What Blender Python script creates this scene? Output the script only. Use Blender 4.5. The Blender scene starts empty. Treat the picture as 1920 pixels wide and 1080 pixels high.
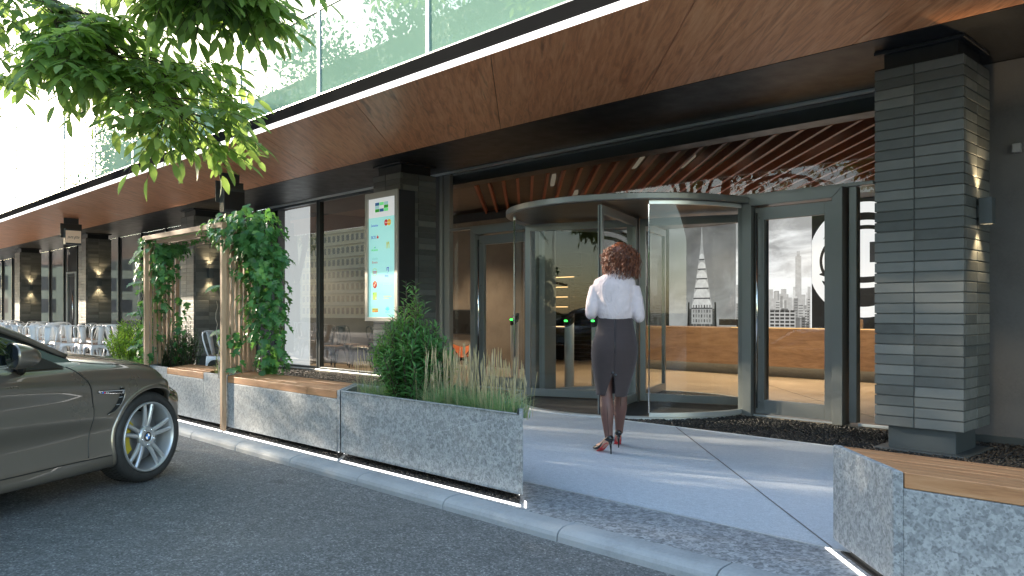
import bpy, bmesh, math, random
from mathutils import Vector, Matrix, noise
from mathutils.bvhtree import BVHTree
R = math.radians
PI = math.pi
sc = bpy.context.scene
COL = sc.collection
rnd = random.Random(7)
WM = {}

def V(*a): return Vector(a)

class MB:
    """collects geometry for one mesh object"""
    def __init__(s): s.v = []; s.f = []; s.m = []; s.sm = []
    def add(s, vs, fs, mi=0, smooth=False, M=None):
        b = len(s.v)
        for p in vs:
            p = Vector(p)
            s.v.append(M @ p if M is not None else p)
        for f in fs:
            s.f.append([i + b for i in f]); s.m.append(mi); s.sm.append(smooth)
        return s
    def box(s, x0, x1, y0, y1, z0, z1, mi=0, M=None):
        vs = [(x0,y0,z0),(x1,y0,z0),(x1,y1,z0),(x0,y1,z0),(x0,y0,z1),(x1,y0,z1),(x1,y1,z1),(x0,y1,z1)]
        return s.add(vs, [(0,3,2,1),(4,5,6,7),(0,1,5,4),(1,2,6,5),(2,3,7,6),(3,0,4,7)], mi, False, M)
    def bar(s, a, b, w, h, up=(0,0,1), mi=0):
        a = Vector(a); b = Vector(b); d = (b - a); L = d.length; d.normalize()
        u = Vector(up)
        x = d.cross(u)
        if x.length < 1e-4: x = d.cross(Vector((1,0,0)))
        x.normalize(); u = x.cross(d).normalized()
        vs = []
        for t in (0, L):
            for sx, su in ((-1,-1),(1,-1),(1,1),(-1,1)):
                vs.append(a + d*t + x*(sx*w/2) + u*(su*h/2))
        return s.add(vs, [(0,3,2,1),(4,5,6,7),(0,1,5,4),(1,2,6,5),(2,3,7,6),(3,0,4,7)], mi)
    def prism(s, poly, z0, z1, mi=0, M=None, smooth=False):
        n = len(poly)
        ar = sum(poly[i][0]*poly[(i+1)%n][1]-poly[(i+1)%n][0]*poly[i][1] for i in range(n))
        if ar < 0: poly = poly[::-1]
        vs = [(x,y,z0) for x,y in poly] + [(x,y,z1) for x,y in poly]
        fs = [list(range(n))[::-1], list(range(n,2*n))] + [(i,(i+1)%n,n+(i+1)%n,n+i) for i in range(n)]
        return s.add(vs, fs, mi, smooth, M)
    def loft(s, rings, mi=0, cap=True, closed=True, smooth=True, M=None):
        n = len(rings[0]); b = []
        for r in rings: b += [Vector(p) for p in r]
        fs = []
        m = n if closed else n-1
        for k in range(len(rings)-1):
            for i in range(m):
                j = (i+1) % n
                fs.append((k*n+i, k*n+j, (k+1)*n+j, (k+1)*n+i))
        if cap and closed:
            fs.append(list(range(n))[::-1]); fs.append([(len(rings)-1)*n+i for i in range(n)])
        return s.add(b, fs, mi, smooth, M)
    def tube(s, pts, r, n=6, mi=0, cap=True, smooth=True):
        pts = [Vector(p) for p in pts]
        if not hasattr(r, '__len__'): r = [r]*len(pts)
        rings = []; u = None
        for i, p in enumerate(pts):
            t = (pts[min(i+1,len(pts)-1)] - pts[max(i-1,0)])
            if t.length < 1e-9: t = Vector((0,0,1))
            t.normalize()
            if u is None:
                u = t.orthogonal().normalized()
            else:
                u = u - t*u.dot(t)
                u = t.orthogonal() if u.length < 1e-6 else u
                u.normalize()
            w = t.cross(u)
            rings.append([p + (u*math.cos(2*PI*k/n) + w*math.sin(2*PI*k/n))*r[i] for k in range(n)])
        return s.loft(rings, mi, cap, True, smooth)
    def lathe(s, prof, n=24, M=None, mi=0, smooth=True, cap=True):
        rings = [[(r*math.cos(2*PI*k/n), r*math.sin(2*PI*k/n), z) for k in range(n)] for r, z in prof]
        return s.loft(rings, mi, cap, True, smooth, M)
    def quad(s, a, b, c, d, mi=0): return s.add([a,b,c,d], [(0,1,2,3)], mi)
    def sweep(s, prof, path, mi=0, closed=False, smooth=True, up=None, cap=True):
        """profile given as (a, b) offsets: a along the horizontal normal, b along z"""
        rings = []
        n = len(path); path = [Vector(p) for p in path]
        for i, p in enumerate(path):
            t = path[(i+1) % n if closed else min(i+1,n-1)] - path[i-1 if (closed or i) else 0]
            t.z = 0; t.normalize(); nn = Vector((t.y, -t.x, 0))
            rings.append([p + nn*a + Vector((0,0,b)) for a, b in prof])
        if closed: rings.append(rings[0])
        return s.loft(rings, mi, cap and not closed, True, smooth)

def _link(name, me, parent, world, kind=None):
    o = bpy.data.objects.new(name, me); COL.objects.link(o)
    if parent is not None:
        o.parent = parent
        WM[o.name] = WM[parent.name] @ o.matrix_basis if parent.name in WM else Matrix()
    else: WM[o.name] = Matrix()
    return o

def build(mb, name, mats, parent=None, world=True, loc=None, bevel=0, seg=2, smooth_angle=None, kind=None, weld=0):
    """one mesh object; verts given in world space unless world=False; loc = origin for a top-level thing"""
    me = bpy.data.meshes.new(name)
    if parent is not None and world:
        Mi = WM[parent.name].inverted(); vs = [Mi @ p for p in mb.v]
    elif loc is not None and world:
        L = Vector(loc); vs = [p - L for p in mb.v]
    else: vs = mb.v
    me.from_pydata([tuple(p) for p in vs], [], mb.f)
    mats = mats if isinstance(mats, (list, tuple)) else [mats]
    for m in mats: me.materials.append(m)
    me.polygons.foreach_set('material_index', mb.m)
    me.polygons.foreach_set('use_smooth', mb.sm)
    me.update()
    o = _link(name, me, parent, world)
    if loc is not None and parent is None:
        o.location = loc; WM[o.name] = Matrix.Translation(loc)
    if bevel:
        b = o.modifiers.new('bevel', 'BEVEL'); b.width = bevel; b.segments = seg; b.limit_method = 'ANGLE'; b.angle_limit = R(35)
        b.harden_normals = False
    if kind: o['kind'] = kind
    return o

def thing(name, label, cat, loc=(0,0,0), rotz=0, group=None):
    o = bpy.data.objects.new(name, None); COL.objects.link(o)
    o.empty_display_size = .2
    o.location = loc; o.rotation_euler = (0,0,rotz)
    WM[o.name] = Matrix.Translation(loc) @ Matrix.Rotation(rotz, 4, 'Z')
    return tag(o, label, cat, group)

def tag(o, label, cat, group=None):
    o['label'] = label; o['category'] = cat
    if group: o['group'] = group
    return o

def dup(root, loc, rotz, label=None, group=None, scale=None):
    r = root.copy(); COL.objects.link(r); r.location = loc; r.rotation_euler = (0,0,rotz)
    if scale: r.scale = (scale,)*3 if not hasattr(scale,'__len__') else scale
    if label: r['label'] = label
    if group: r['group'] = group
    for ch in list(root.children):
        c = ch.copy(); COL.objects.link(c); c.parent = r
        for g in list(ch.children):
            d = g.copy(); COL.objects.link(d); d.parent = c
    return r

# ------------------------------------------------------------------ materials
class NT:
    def __init__(s, name):
        s.m = bpy.data.materials.new(name); s.m.use_nodes = True
        s.t = s.m.node_tree; s.t.nodes.clear()
        s.out = s.n('ShaderNodeOutputMaterial')
    def n(s, typ, **kw):
        nd = s.t.nodes.new(typ)
        for k, v in kw.items():
            if k.startswith('i_'): pass
            else: setattr(nd, k, v)
        return nd
    def set(s, sock, v):
        if isinstance(v, bpy.types.NodeSocket): s.t.links.new(v, sock)
        elif v is not None:
            if hasattr(v, '__len__') and len(v) == 3 and sock.type == 'RGBA': v = (*v, 1)
            sock.default_value = v
    def coord(s, scale=(1,1,1), rot=(0,0,0), kind='Object', loc=(0,0,0)):
        tc = s.n('ShaderNodeTexCoord'); mp = s.n('ShaderNodeMapping')
        mp.inputs['Scale'].default_value = scale; mp.inputs['Rotation'].default_value = rot; mp.inputs['Location'].default_value = loc
        s.t.links.new(tc.outputs[kind], mp.inputs['Vector']); return mp.outputs['Vector']
    def noise(s, scale=5, detail=4, rough=.5, vec=None, dist=0, out='Fac'):
        nd = s.n('ShaderNodeTexNoise'); nd.inputs['Scale'].default_value = scale; nd.inputs['Detail'].default_value = detail
        nd.inputs['Roughness'].default_value = rough; nd.inputs['Distortion'].default_value = dist
        s.set(nd.inputs['Vector'], vec if vec is not None else s.coord()); return nd.outputs[out]
    def voro(s, scale=5, vec=None, feature='F1', out='Distance', rand=1):
        nd = s.n('ShaderNodeTexVoronoi', feature=feature); nd.inputs['Scale'].default_value = scale
        nd.inputs['Randomness'].default_value = rand
        s.set(nd.inputs['Vector'], vec if vec is not None else s.coord()); return nd.outputs[out]
    def ramp(s, fac, stops, interp='LINEAR'):
        nd = s.n('ShaderNodeValToRGB'); cr = nd.color_ramp; cr.interpolation = interp
        while len(cr.elements) > 1: cr.elements.remove(cr.elements[-1])
        for i, (p, c) in enumerate(stops):
            e = cr.elements[0] if i == 0 else cr.elements.new(p)
            e.position = p
            c = (c,c,c) if not hasattr(c,'__len__') else c
            e.color = (*c[:3], 1)
        s.set(nd.inputs['Fac'], fac); return nd.outputs['Color']
    def mix(s, fac, a, b, typ='MIX'):
        nd = s.n('ShaderNodeMix', data_type='RGBA', blend_type=typ)
        s.set(nd.inputs[0], fac); s.set(nd.inputs[6], a); s.set(nd.inputs[7], b); return nd.outputs[2]
    def math(s, op, a, b=None, c=None):
        nd = s.n('ShaderNodeMath', operation=op)
        s.set(nd.inputs[0], a)
        if b is not None: s.set(nd.inputs[1], b)
        if c is not None: s.set(nd.inputs[2], c)
        return nd.outputs[0]
    def bump(s, h, strength=.3, dist=.01, normal=None):
        nd = s.n('ShaderNodeBump'); nd.inputs['Strength'].default_value = strength; nd.inputs['Distance'].default_value = dist
        s.set(nd.inputs['Height'], h)
        if normal is not None: s.set(nd.inputs['Normal'], normal)
        return nd.outputs[0]
    def island(s): return s.n('ShaderNodeNewGeometry').outputs['Random Per Island']
    def pr(s, base=(.5,.5,.5), rough=.5, metal=0, normal=None, spec=.5, coat=0, coat_rough=.05, emit=None, estr=0, sheen=0):
        nd = s.n('ShaderNodeBsdfPrincipled')
        s.set(nd.inputs['Base Color'], base); s.set(nd.inputs['Roughness'], rough); s.set(nd.inputs['Metallic'], metal)
        s.set(nd.inputs['Specular IOR Level'], spec)
        if normal is not None: s.set(nd.inputs['Normal'], normal)
        if coat: nd.inputs['Coat Weight'].default_value = coat; nd.inputs['Coat Roughness'].default_value = coat_rough
        if sheen: nd.inputs['Sheen Weight'].default_value = sheen
        if emit is not None: s.set(nd.inputs['Emission Color'], emit); nd.inputs['Emission Strength'].default_value = estr
        return nd.outputs[0]
    def fin(s, sh): s.t.links.new(sh, s.out.inputs['Surface']); return s.m
    def mixsh(s, fac, a, b):
        nd = s.n('ShaderNodeMixShader'); s.set(nd.inputs[0], fac)
        s.t.links.new(a, nd.inputs[1]); s.t.links.new(b, nd.inputs[2]); return nd.outputs[0]
    def schlick(s, f0=.04, gain=1.0):
        g = s.n('ShaderNodeNewGeometry'); d = s.n('ShaderNodeVectorMath', operation='DOT_PRODUCT')
        s.t.links.new(g.outputs['Normal'], d.inputs[0]); s.t.links.new(g.outputs['Incoming'], d.inputs[1])
        c = s.math('ABSOLUTE', d.outputs['Value']); k = s.math('SUBTRACT', 1.0, c)
        p = s.math('POWER', k, 5.0); q = s.math('MULTIPLY_ADD', p, (1-f0)*gain, f0)
        return s.math('MINIMUM', q, 1.0)

def lin(h):
    h = h.lstrip('#'); c = [int(h[i:i+2],16)/255 for i in (0,2,4)]
    return tuple(x/12.92 if x <= .04045 else ((x+.055)/1.055)**2.4 for x in c)

def simple(name, base, rough=.5, metal=0, var=.12, scale=6, bump=0, bscale=60, spec=.5, coat=0):
    t = NT(name); rv = .02 if (metal > .3 or rough < .42) else .06
    if rv == .02: scale = min(scale, 1.5); var *= .5
    n = t.noise(scale, 5, .6)
    a = tuple(max(0,c*(1-var)) for c in base); b = tuple(min(1,c*(1+var)) for c in base)
    col = t.ramp(n, [(.3,a),(.7,b)])
    r = t.ramp(t.noise(scale*2.3, 4, .6), [(.3,max(0,rough-rv)),(.7,min(1,rough+rv))])
    nm = t.bump(t.noise(bscale,4,.6), bump, .004) if bump else None
    return t.fin(t.pr(col, r, metal, nm, spec, coat))

def emitter(name, col, strength):
    t = NT(name); e = t.n('ShaderNodeEmission'); e.inputs[0].default_value = (*col,1); e.inputs[1].default_value = strength
    return t.fin(e.outputs[0])

def arch_glass(name, f0=.05, gain=1.0, tint=(.93,.95,.94)):
    t = NT(name)
    tr = t.n('ShaderNodeBsdfTransparent'); tr.inputs[0].default_value = (*tint,1)
    gl = t.n('ShaderNodeBsdfGlossy'); gl.inputs['Roughness'].default_value = 0.0
    return t.fin(t.mixsh(t.schlick(f0, gain), tr.outputs[0], gl.outputs[0]))

def leaf_mat(name, c0, c1, c2, trans=.35, rough=.45):
    t = NT(name)
    isl = t.island()
    col = t.ramp(isl, [(0,c0),(.5,c1),(1,c2)])
    big = t.noise(1.7, 3, .5)
    col = t.mix(t.math('MULTIPLY', big, .5), col, tuple(c*.55 for c in c0), 'MIX')
    p = t.pr(col, rough, 0, None, .4)
    tr = t.n('ShaderNodeBsdfTranslucent')
    tcol = t.mix(.65, col, tuple(min(1,c*1.6) for c in (c2[0]*1.12,c2[1],c2[2]*.6)))
    t.set(tr.inputs[0], tcol)
    return t.fin(t.mixsh(trans, p, tr.outputs[0]))

def granite(name, lo, mid, hi, scale=1.0, bias=0.0):
    t = NT(name); c = t.coord()
    v1 = t.voro(42*scale, c, 'F1', 'Color'); sv = t.n('ShaderNodeSeparateColor'); t.set(sv.inputs[0], v1)
    v2 = t.voro(90*scale, c, 'F1', 'Color'); sv2 = t.n('ShaderNodeSeparateColor'); t.set(sv2.inputs[0], v2)
    n = t.noise(30*scale, 5, .7, c)
    f = t.math('ADD', t.math('MULTIPLY', sv.outputs[0], .35), t.math('MULTIPLY', sv2.outputs[1], .25))
    f = t.math('ADD', f, t.math('MULTIPLY', n, .5))
    f = t.math('ADD', f, bias)
    col = t.ramp(f, [(.28,lo),(.5,mid),(.78,hi)])
    sp = t.voro(120*scale, c, 'F1', 'Color'); s3 = t.n('ShaderNodeSeparateColor'); t.set(s3.inputs[0], sp)
    dark = t.math('GREATER_THAN', s3.outputs[2], .86)
    col = t.mix(t.math('MULTIPLY', dark, .5), col, tuple(x*.6 for x in lo))
    big = t.noise(1.3, 3, .6, c)
    col = t.mix(t.math('MULTIPLY', big, .22), col, lo)
    return t.fin(t.pr(col, .62, 0, t.bump(f, .25, .003), .4))

def wood(name, a, b, c, axis=(1,12,12), rot=(0,0,0), rough=.45, scale=1.6, coat=0, knots=True):
    t = NT(name)
    v = t.coord((1,1,1), rot)
    mp2 = t.n('ShaderNodeMapping'); mp2.inputs['Scale'].default_value = axis; t.set(mp2.inputs['Vector'], v); v = mp2.outputs['Vector']
    n1 = t.noise(scale, 8, .62, v, 1.2)
    n2 = t.noise(scale*7, 6, .7, v, .4)
    f = t.math('ADD', t.math('MULTIPLY', n1, .72), t.math('MULTIPLY', n2, .28))
    col = t.ramp(f, [(.3,a),(.5,b),(.7,c)])
    isl = t.island()
    col = t.mix(t.math('MULTIPLY', isl, .35), col, tuple(x*.7 for x in b))
    if knots:
        mp3 = t.n('ShaderNodeMapping'); mp3.inputs['Scale'].default_value = (.35,.35,.35); t.set(mp3.inputs['Vector'], v); k = t.noise(scale*1.1, 3, .5, mp3.outputs['Vector'], 2.0)
        kk = t.ramp(k, [(.62,0),(.75,1)])
        col = t.mix(t.math('MULTIPLY', kk, .6), col, tuple(x*.45 for x in a))
    return t.fin(t.pr(col, t.ramp(n2,[(.3,rough-.07),(.7,rough+.1)]), 0, t.bump(n2, .12, .002), .45, coat))

M = {}
M['steel_dark'] = simple('painted dark grey steel', (.055,.065,.068), .38, .0, .12, 3, .05, 90)
M['frame_grey'] = simple('grey aluminium frame', (.215,.22,.21), .32, .3, .08, 4)
M['frame_dark'] = simple('dark anodised frame', (.05,.06,.065), .35, .6, .1, 4)
M['black'] = simple('matt black metal', (.013,.013,.014), .5, 0, .15, 3)
M['black_soffit'] = simple('black soffit panel', (.012,.012,.013), .42, 0, .15, 2)
M['alu'] = simple('brushed aluminium', (.62,.64,.64), .3, .55, .07, 5)
M['chrome'] = simple('polished metal', (.8,.8,.8), .08, 1.0, .04, 5)
M['glass'] = arch_glass('clear glass', .035, .8)
M['glass_store'] = arch_glass('storefront glass', .15, 1.0, (.80,.82,.82))
M['white_glow'] = emitter('white light strip', (1,.98,.95), 2.2)
M['warm_glow'] = emitter('warm light strip', (1,.78,.48), 9)
M['led_under'] = emitter('underlight strip', (1,.98,.95), 4.5)
SUN_E = 14.0; SKY_S = .95
# ------------------------------------------------------------------ the setting
def asphalt():
    t = NT('asphalt'); c = t.coord()
    v = t.voro(95, c, 'F1', 'Color'); s = t.n('ShaderNodeSeparateColor'); t.set(s.inputs[0], v)
    v2 = t.voro(210, c, 'F1', 'Color'); s2 = t.n('ShaderNodeSeparateColor'); t.set(s2.inputs[0], v2)
    n = t.noise(9, 6, .7, c); big = t.noise(.55, 5, .6, c); mid = t.noise(2.1, 5, .6, c)
    f = t.math('ADD', t.math('MULTIPLY', s.outputs[0], .42), t.math('MULTIPLY', s2.outputs[1], .23))
    f = t.math('ADD', f, t.math('MULTIPLY', n, .35))
    col = t.ramp(f, [(.22,(.054,.057,.058)),(.5,(.135,.14,.14)),(.68,(.22,.226,.225)),(.82,(.5,.505,.495))])
    col = t.mix(t.math('MULTIPLY', big, .5), col, (.074,.079,.081))
    # worn, dusty patches and a few oil drips
    col = t.mix(t.math('MULTIPLY', t.ramp(mid,[(.52,0),(.7,1)]), .28), col, (.15,.15,.145))
    oil = t.ramp(t.noise(1.1, 3, .5, t.coord((1,1.6,1),(0,0,.4),loc=(3,1,0))), [(.66,0),(.72,1)])
    col = t.mix(t.math('MULTIPLY', oil, .45), col, (.03,.031,.032))
    h = t.voro(95, c, 'F1', 'Distance')
    return t.fin(t.pr(col, t.ramp(big,[(.3,.6),(.7,.8)]), 0, t.bump(h, .6, .005), .35))
def concrete(name, base, bumpd=.002, stain=.3):
    t = NT(name); c = t.coord()
    n1 = t.noise(2.2, 6, .62, c); n2 = t.noise(45, 4, .7, c)
    f = t.math('ADD', t.math('MULTIPLY', n1, .7), t.math('MULTIPLY', n2, .3))
    col = t.ramp(f, [(.3,tuple(x*.72 for x in base)),(.5,base),(.72,tuple(x*1.15 for x in base))])
    pit = t.ramp(t.voro(60, c), [(.0,1),(.09,0)])
    col = t.mix(t.math('MULTIPLY', pit, .25), col, tuple(x*.4 for x in base))
    st = t.ramp(t.noise(.9, 5, .6, t.coord((1,1,.3))), [(.45,0),(.7,1)])
    col = t.mix(t.math('MULTIPLY', st, stain), col, tuple(x*.6 for x in base))
    return t.fin(t.pr(col, .72, 0, t.bump(f, .35, bumpd), .35))
def fine_paving():
    t = NT('light fine granite paving'); c = t.coord()
    n = t.noise(20, 6, .8, t.coord((1,1.5,1))); n2 = t.noise(95, 3, .7, c); big = t.noise(.8, 4, .6, c)
    f = t.math('ADD', t.math('MULTIPLY', n, .5), t.math('MULTIPLY', n2, .5))
    col = t.ramp(f, [(.34,(.31,.345,.37)),(.5,(.56,.605,.64)),(.64,(.79,.835,.87))])
    col = t.mix(t.math('MULTIPLY', big, .4), col, (.41,.45,.49))
    sp = t.n('ShaderNodeSeparateXYZ'); t.set(sp.inputs[0], t.coord())
    idn = t.math('FLOOR', t.math('DIVIDE', t.math('SUBTRACT', t.math('ADD', sp.outputs[0], sp.outputs[1]), 2.195), 2.83))
    wn = t.n('ShaderNodeTexWhiteNoise', noise_dimensions='1D'); t.set(wn.inputs['W'], idn)
    col = t.mix(t.math('MULTIPLY', wn.outputs['Value'], .22), col, (.36,.38,.40))
    stain = t.ramp(t.noise(1.7, 5, .65, t.coord((1,1,1),loc=(5,2,0))), [(.55,0),(.72,1)])
    col = t.mix(t.math('MULTIPLY', stain, .22), col, (.30,.315,.33))
    gum = t.ramp(t.voro(3.1, t.coord(loc=(.3,.7,0))), [(.0,1),(.045,1),(.06,0)])
    col = t.mix(t.math('MULTIPLY', gum, .35), col, (.22,.22,.22))
    return t.fin(t.pr(col, t.ramp(n,[(.3,.35),(.7,.55)]), 0, t.bump(f, .18, .002), .4))
def gravel_mat():
    t = NT('black pebbles'); isl = t.island()
    col = t.ramp(isl, [(0,(.005,.005,.006)),(.6,(.014,.013,.012)),(.85,(.035,.03,.024)),(1,(.08,.068,.05))])
    return t.fin(t.pr(col, .42, 0, t.bump(t.noise(70,3,.6),.3,.003), .5))
M['asphalt'] = asphalt()
M['kerb'] = concrete('kerb concrete', (.32,.34,.352))
M['paving'] = fine_paving()
M['dark_paving'] = granite('dark granite paving', (.15,.158,.165), (.265,.278,.288), (.43,.445,.455), .8)
M['gravel'] = gravel_mat()
M['gravel_bed'] = simple('dark gravel bed', (.012,.011,.010), .9, 0, .5, 60, .8, 90)
M['verge'] = simple('dry grass verge', (.06,.075,.03), .95, 0, .4, 14, .6, 70)

ZR = -.08
mb = MB(); mb.quad((-400,-400,-.13),(400,-400,-.13),(400,400,-.13),(-400,400,-.13))
build(mb, 'ground', M['verge'], kind='structure')
mb = MB(); mb.quad((-90,-9.5,ZR),(40,-9.5,ZR),(40,3.25,ZR),(-90,3.25,ZR))
build(mb, 'road', M['asphalt'], kind='structure')
# kerb: rounded stones about a metre long with thin joints
mb = MB()
prof = [(3.40,-.12),(3.40,0),(3.335,-.002),(3.30,-.006),(3.274,-.015),(3.256,-.03),(3.247,-.05),(3.243,-.12)]
x = -60.0
while x < 12:
    L = 1.0
    a, b = x + .004, x + L - .004
    dz = rnd.uniform(-.002,.002)
    mb.loft([[(xx, y, z+dz) for y, z in prof] for xx in (a, b)], 0, True, True, False)
    x += L
build(mb, 'kerb', M['kerb'], kind='structure', bevel=.004)
mb = MB(); mb.box(-60,12,3.40,3.945,-.12,0)
build(mb, 'pavement', M['dark_paving'], kind='structure')
mb = MB(); mb.box(-60,12,3.957,6.94,-.12,0)
# diagonal joints are sawn in: strips 4 mm above
build(mb, 'entrance_paving', M['paving'], kind='structure')
mb = MB()
for k in range(-14, 4):
    x0 = -4.74 + 2.83*k + .005
    mb.prism([(x0-.006,6.93),(x0+.006,6.93),(x0+2.96+.006,3.97),(x0+2.96-.006,3.97)], .0035, .0045)
build(mb, 'paving_joint', simple('grey joint filler', (.16,.15,.145), .8), kind='structure')
mb = MB()
mb.box(-60,12,3.945,3.957,-.1,.003); mb.box(-60,12,6.94,6.955,-.1,.006)
build(mb, 'paving_edge', M['alu'], kind='structure')
mb = MB(); mb.box(-60,12,6.955,8.33,-.12,-.015)
build(mb, 'gravel_base', M['gravel_bed'], kind='structure')

# loose black pebbles lie on the bed: nobody could count them
def pebbles(name, regions, n, size=(.008,.02), z=-.012, parent=None, seed=3):
    r = random.Random(seed); mb = MB()
    ico = bmesh.new(); bmesh.ops.create_icosphere(ico, subdivisions=1, radius=1)
    pv = [v.co.copy() for v in ico.verts]; pf = [[v.index for v in f.verts] for f in ico.faces]; ico.free()
    tot = sum((b-a)*(d-c)*w for a,b,c,d,w in regions)
    for a,b,c,d,w in regions:
        for i in range(int(n*(b-a)*(d-c)*w/tot)):
            s = r.uniform(*size)
            Mx = Matrix.Translation((r.uniform(a,b), r.uniform(c,d), z + s*.35)) @ Matrix.Rotation(r.uniform(0,6.28),4,'Z') @ Matrix.Rotation(r.uniform(-.5,.5),4,'X') @ Matrix.Diagonal((s, s*r.uniform(.6,.9), s*r.uniform(.4,.65),1))
            mb.add(pv, pf, 0, True, Mx)
    return build(mb, name, M['gravel'], parent, kind='stuff')
pebbles('gravel', [(-6.6,0.2,6.965,8.3,1.0),(-16.5,-8.0,6.965,8.3,.35)], 22000, (.009,.02))

def lobby_floor():
    t = NT('polished lobby floor'); c = t.coord()
    n = t.noise(1.4, 6, .6, c); n2 = t.noise(22, 5, .7, c)
    f = t.math('ADD', t.math('MULTIPLY', n, .7), t.math('MULTIPLY', n2, .3))
    col = t.ramp(f, [(.3,(.25,.19,.13)),(.5,(.34,.265,.19)),(.7,(.41,.33,.24))])
    return t.fin(t.pr(col, t.ramp(n,[(.3,.28),(.7,.42)]), 0, t.bump(n2,.08,.002), .5))
M['lobby_floor'] = lobby_floor()
mb = MB(); mb.box(-46,8,8.335,20,-.12,.004)
build(mb, 'lobby_floor', M['lobby_floor'], kind='structure')
mb = MB()
for k in range(-6, 3):
    x0 = -6.0 + 2.83*k
    mb.prism([(x0-.004,8.7),(x0+.004,8.7),(x0-5+.004,13.7),(x0-5-.004,13.7)], .0075, .0085)
build(mb, 'lobby_floor_joint', simple('floor joint', (.12,.09,.06), .7), kind='structure')
# ------------------------------------------------------------------ the office building
M['soffit_wood'] = wood('walnut soffit', (.34,.11,.042), (.76,.31,.135), (.95,.53,.27), (1.1,13,13), (0,0,R(45)), .38, 1.3)
M['slat_wood'] = wood('red timber slats', (.17,.045,.020), (.29,.085,.040), (.37,.125,.062), (1.2,12,12), (0,0,R(45)), .42, 1.4, 0, False)
def brick_mat():
    t = NT('dark glazed brick'); isl = t.island(); n = t.noise(9,6,.65); n2 = t.noise(55,4,.7)
    col = t.ramp(isl, [(0,(.055,.058,.055)),(.5,(.105,.110,.104)),(1,(.165,.168,.158))])
    col = t.mix(t.ramp(n,[(.35,0),(.75,.55)]), col, (.11,.125,.12))
    sp = t.ramp(n2,[(.66,0),(.72,1)])
    col = t.mix(t.math('MULTIPLY', sp, .35), col, (.03,.034,.034))
    return t.fin(t.pr(col, t.ramp(n,[(.3,.38),(.7,.6)]), 0, t.bump(t.math('ADD', n, t.math('MULTIPLY', n2, .35)), .4, .004), .5))
M['brick'] = brick_mat()
M['mortar'] = simple('dark mortar', (.10,.105,.10), .85, 0, .2, 20, .3, 90)
def curtain_glass():
    t = NT('green curtain wall glass')
    n = t.noise(.35, 3, .5)
    col = t.ramp(n, [(.35,(.15,.255,.21)),(.65,(.185,.30,.245))])
    d = t.n('ShaderNodeBsdfDiffuse'); t.set(d.inputs[0], col)
    g = t.n('ShaderNodeBsdfGlossy'); g.inputs['Roughness'].default_value = 0.0; g.inputs[0].default_value = (.96,1,.98,1)
    return t.fin(t.mixsh(t.schlick(.10, 1.0), d.outputs[0], g.outputs[0]))
M['curtain_glass'] = curtain_glass()
def blind_glass():
    t = NT('grey backed storefront glass')
    n = t.noise(140, 2, .5); n2 = t.noise(.6,3,.5)
    col = t.ramp(t.math('ADD', t.math('MULTIPLY',n,.5), t.math('MULTIPLY',n2,.5)), [(.35,(.13,.122,.12)),(.65,(.175,.166,.165))])
    d = t.n('ShaderNodeBsdfDiffuse'); t.set(d.inputs[0], col)
    g = t.n('ShaderNodeBsdfGlossy'); g.inputs['Roughness'].default_value = 0.01
    return t.fin(t.mixsh(t.schlick(.05, .9), d.outputs[0], g.outputs[0]))
M['blind_glass'] = blind_glass()
M['plaster_dark'] = concrete('dark grey render wall', (.125,.122,.122), .001, .15)
M['plaster_warm'] = concrete('warm grey lobby wall', (.20,.165,.135), .002, .2)
M['ceil'] = simple('beige lobby ceiling', (.13,.112,.097), .8, 0, .05, 2)
t_ = NT('white glowing panel'); M['white_panel'] = t_.fin(t_.pr((.6,.61,.6), .6, emit=(.78,.8,.8), estr=.85))  # emission stands in for interior light on the window panels

bld = thing('office_building', 'long modern building with walnut soffit, dark brick columns and green glass upper floors', 'building', (-6.5,8.4,0))
def bp(mb, name, mat, parent=bld, **k): return build(mb, name, mat, parent, **k)

# --- columns
XC = [5.61, -2.11, -9.86, -17.54, -25.2, -32.85, -40.5]
def brick_column(xr):
    x0, x1, y0, y1 = xr-.715, xr, 7.18, 7.87
    r = random.Random(int(xr*100))
    core = MB(); core.box(x0+.012,x1-.012,y0+.012,y1-.012,.2,3.31)
    col = build(core, 'column', M['mortar'], bld)
    mb = MB(); rows = 35; h = 3.11/rows; g = .008
    for k in range(rows):
        z0 = .2 + k*h + g/2; z1 = .2 + (k+1)*h - g/2
        xm = x0 + .33; ym = y0 + .345
        def br(a,b,c,d,face):
            j = r.uniform(0,.003)
            # lower edge of each brick stands a little proud, as hand-cut bricks do
            if face == 'y': mb.box(a,b,c-j,d,z0,z1)
            elif face == 'x': mb.box(a,b+j,c,d,z0,z1)
            else: mb.box(a,b,c,d,z0,z1)
        br(x0,xm-g/2,y0,y0+.05,'y'); br(xm+g/2,x1,y0,y0+.05,'y')
        br(x1-.05,x1,y0+.0505,ym-g/2,'x'); br(x1-.05,x1,ym+g/2,y1,'x')
        br(x0,x0+.05,y0+.0505,ym-g/2,''); br(x0,x0+.05,ym+g/2,y1,'')
        br(x0+.0505,xm-g/2,y1-.05,y1,''); br(xm+g/2,x1-.0505,y1-.05,y1,'')
    build(mb, 'brick_cladding', M['brick'], col, bevel=.004, seg=2)
    mb = MB(); mb.box(x0+.085,x1-.085,y0+.085,y1-.085,.0,.199); mb.box(x0-.01,x1+.03,y0-.01,y1+.01,-.012,.006)
    build(mb, 'column_base', M['steel_dark'], col, bevel=.003)
    mb = MB(); mb.box(x0+.06,x1-.06,y0+.06,y1-.06,3.311,3.446); mb.box(x0-.005,x1+.005,y0-.005,y1+.005,3.446,3.474); mb.box(x0+.001,x1-.001,y0+.001,y1-.001,3.308,3.316)
    build(mb, 'column_capital', M['black'], col, bevel=.003)
for xr in XC: brick_column(xr)

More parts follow.
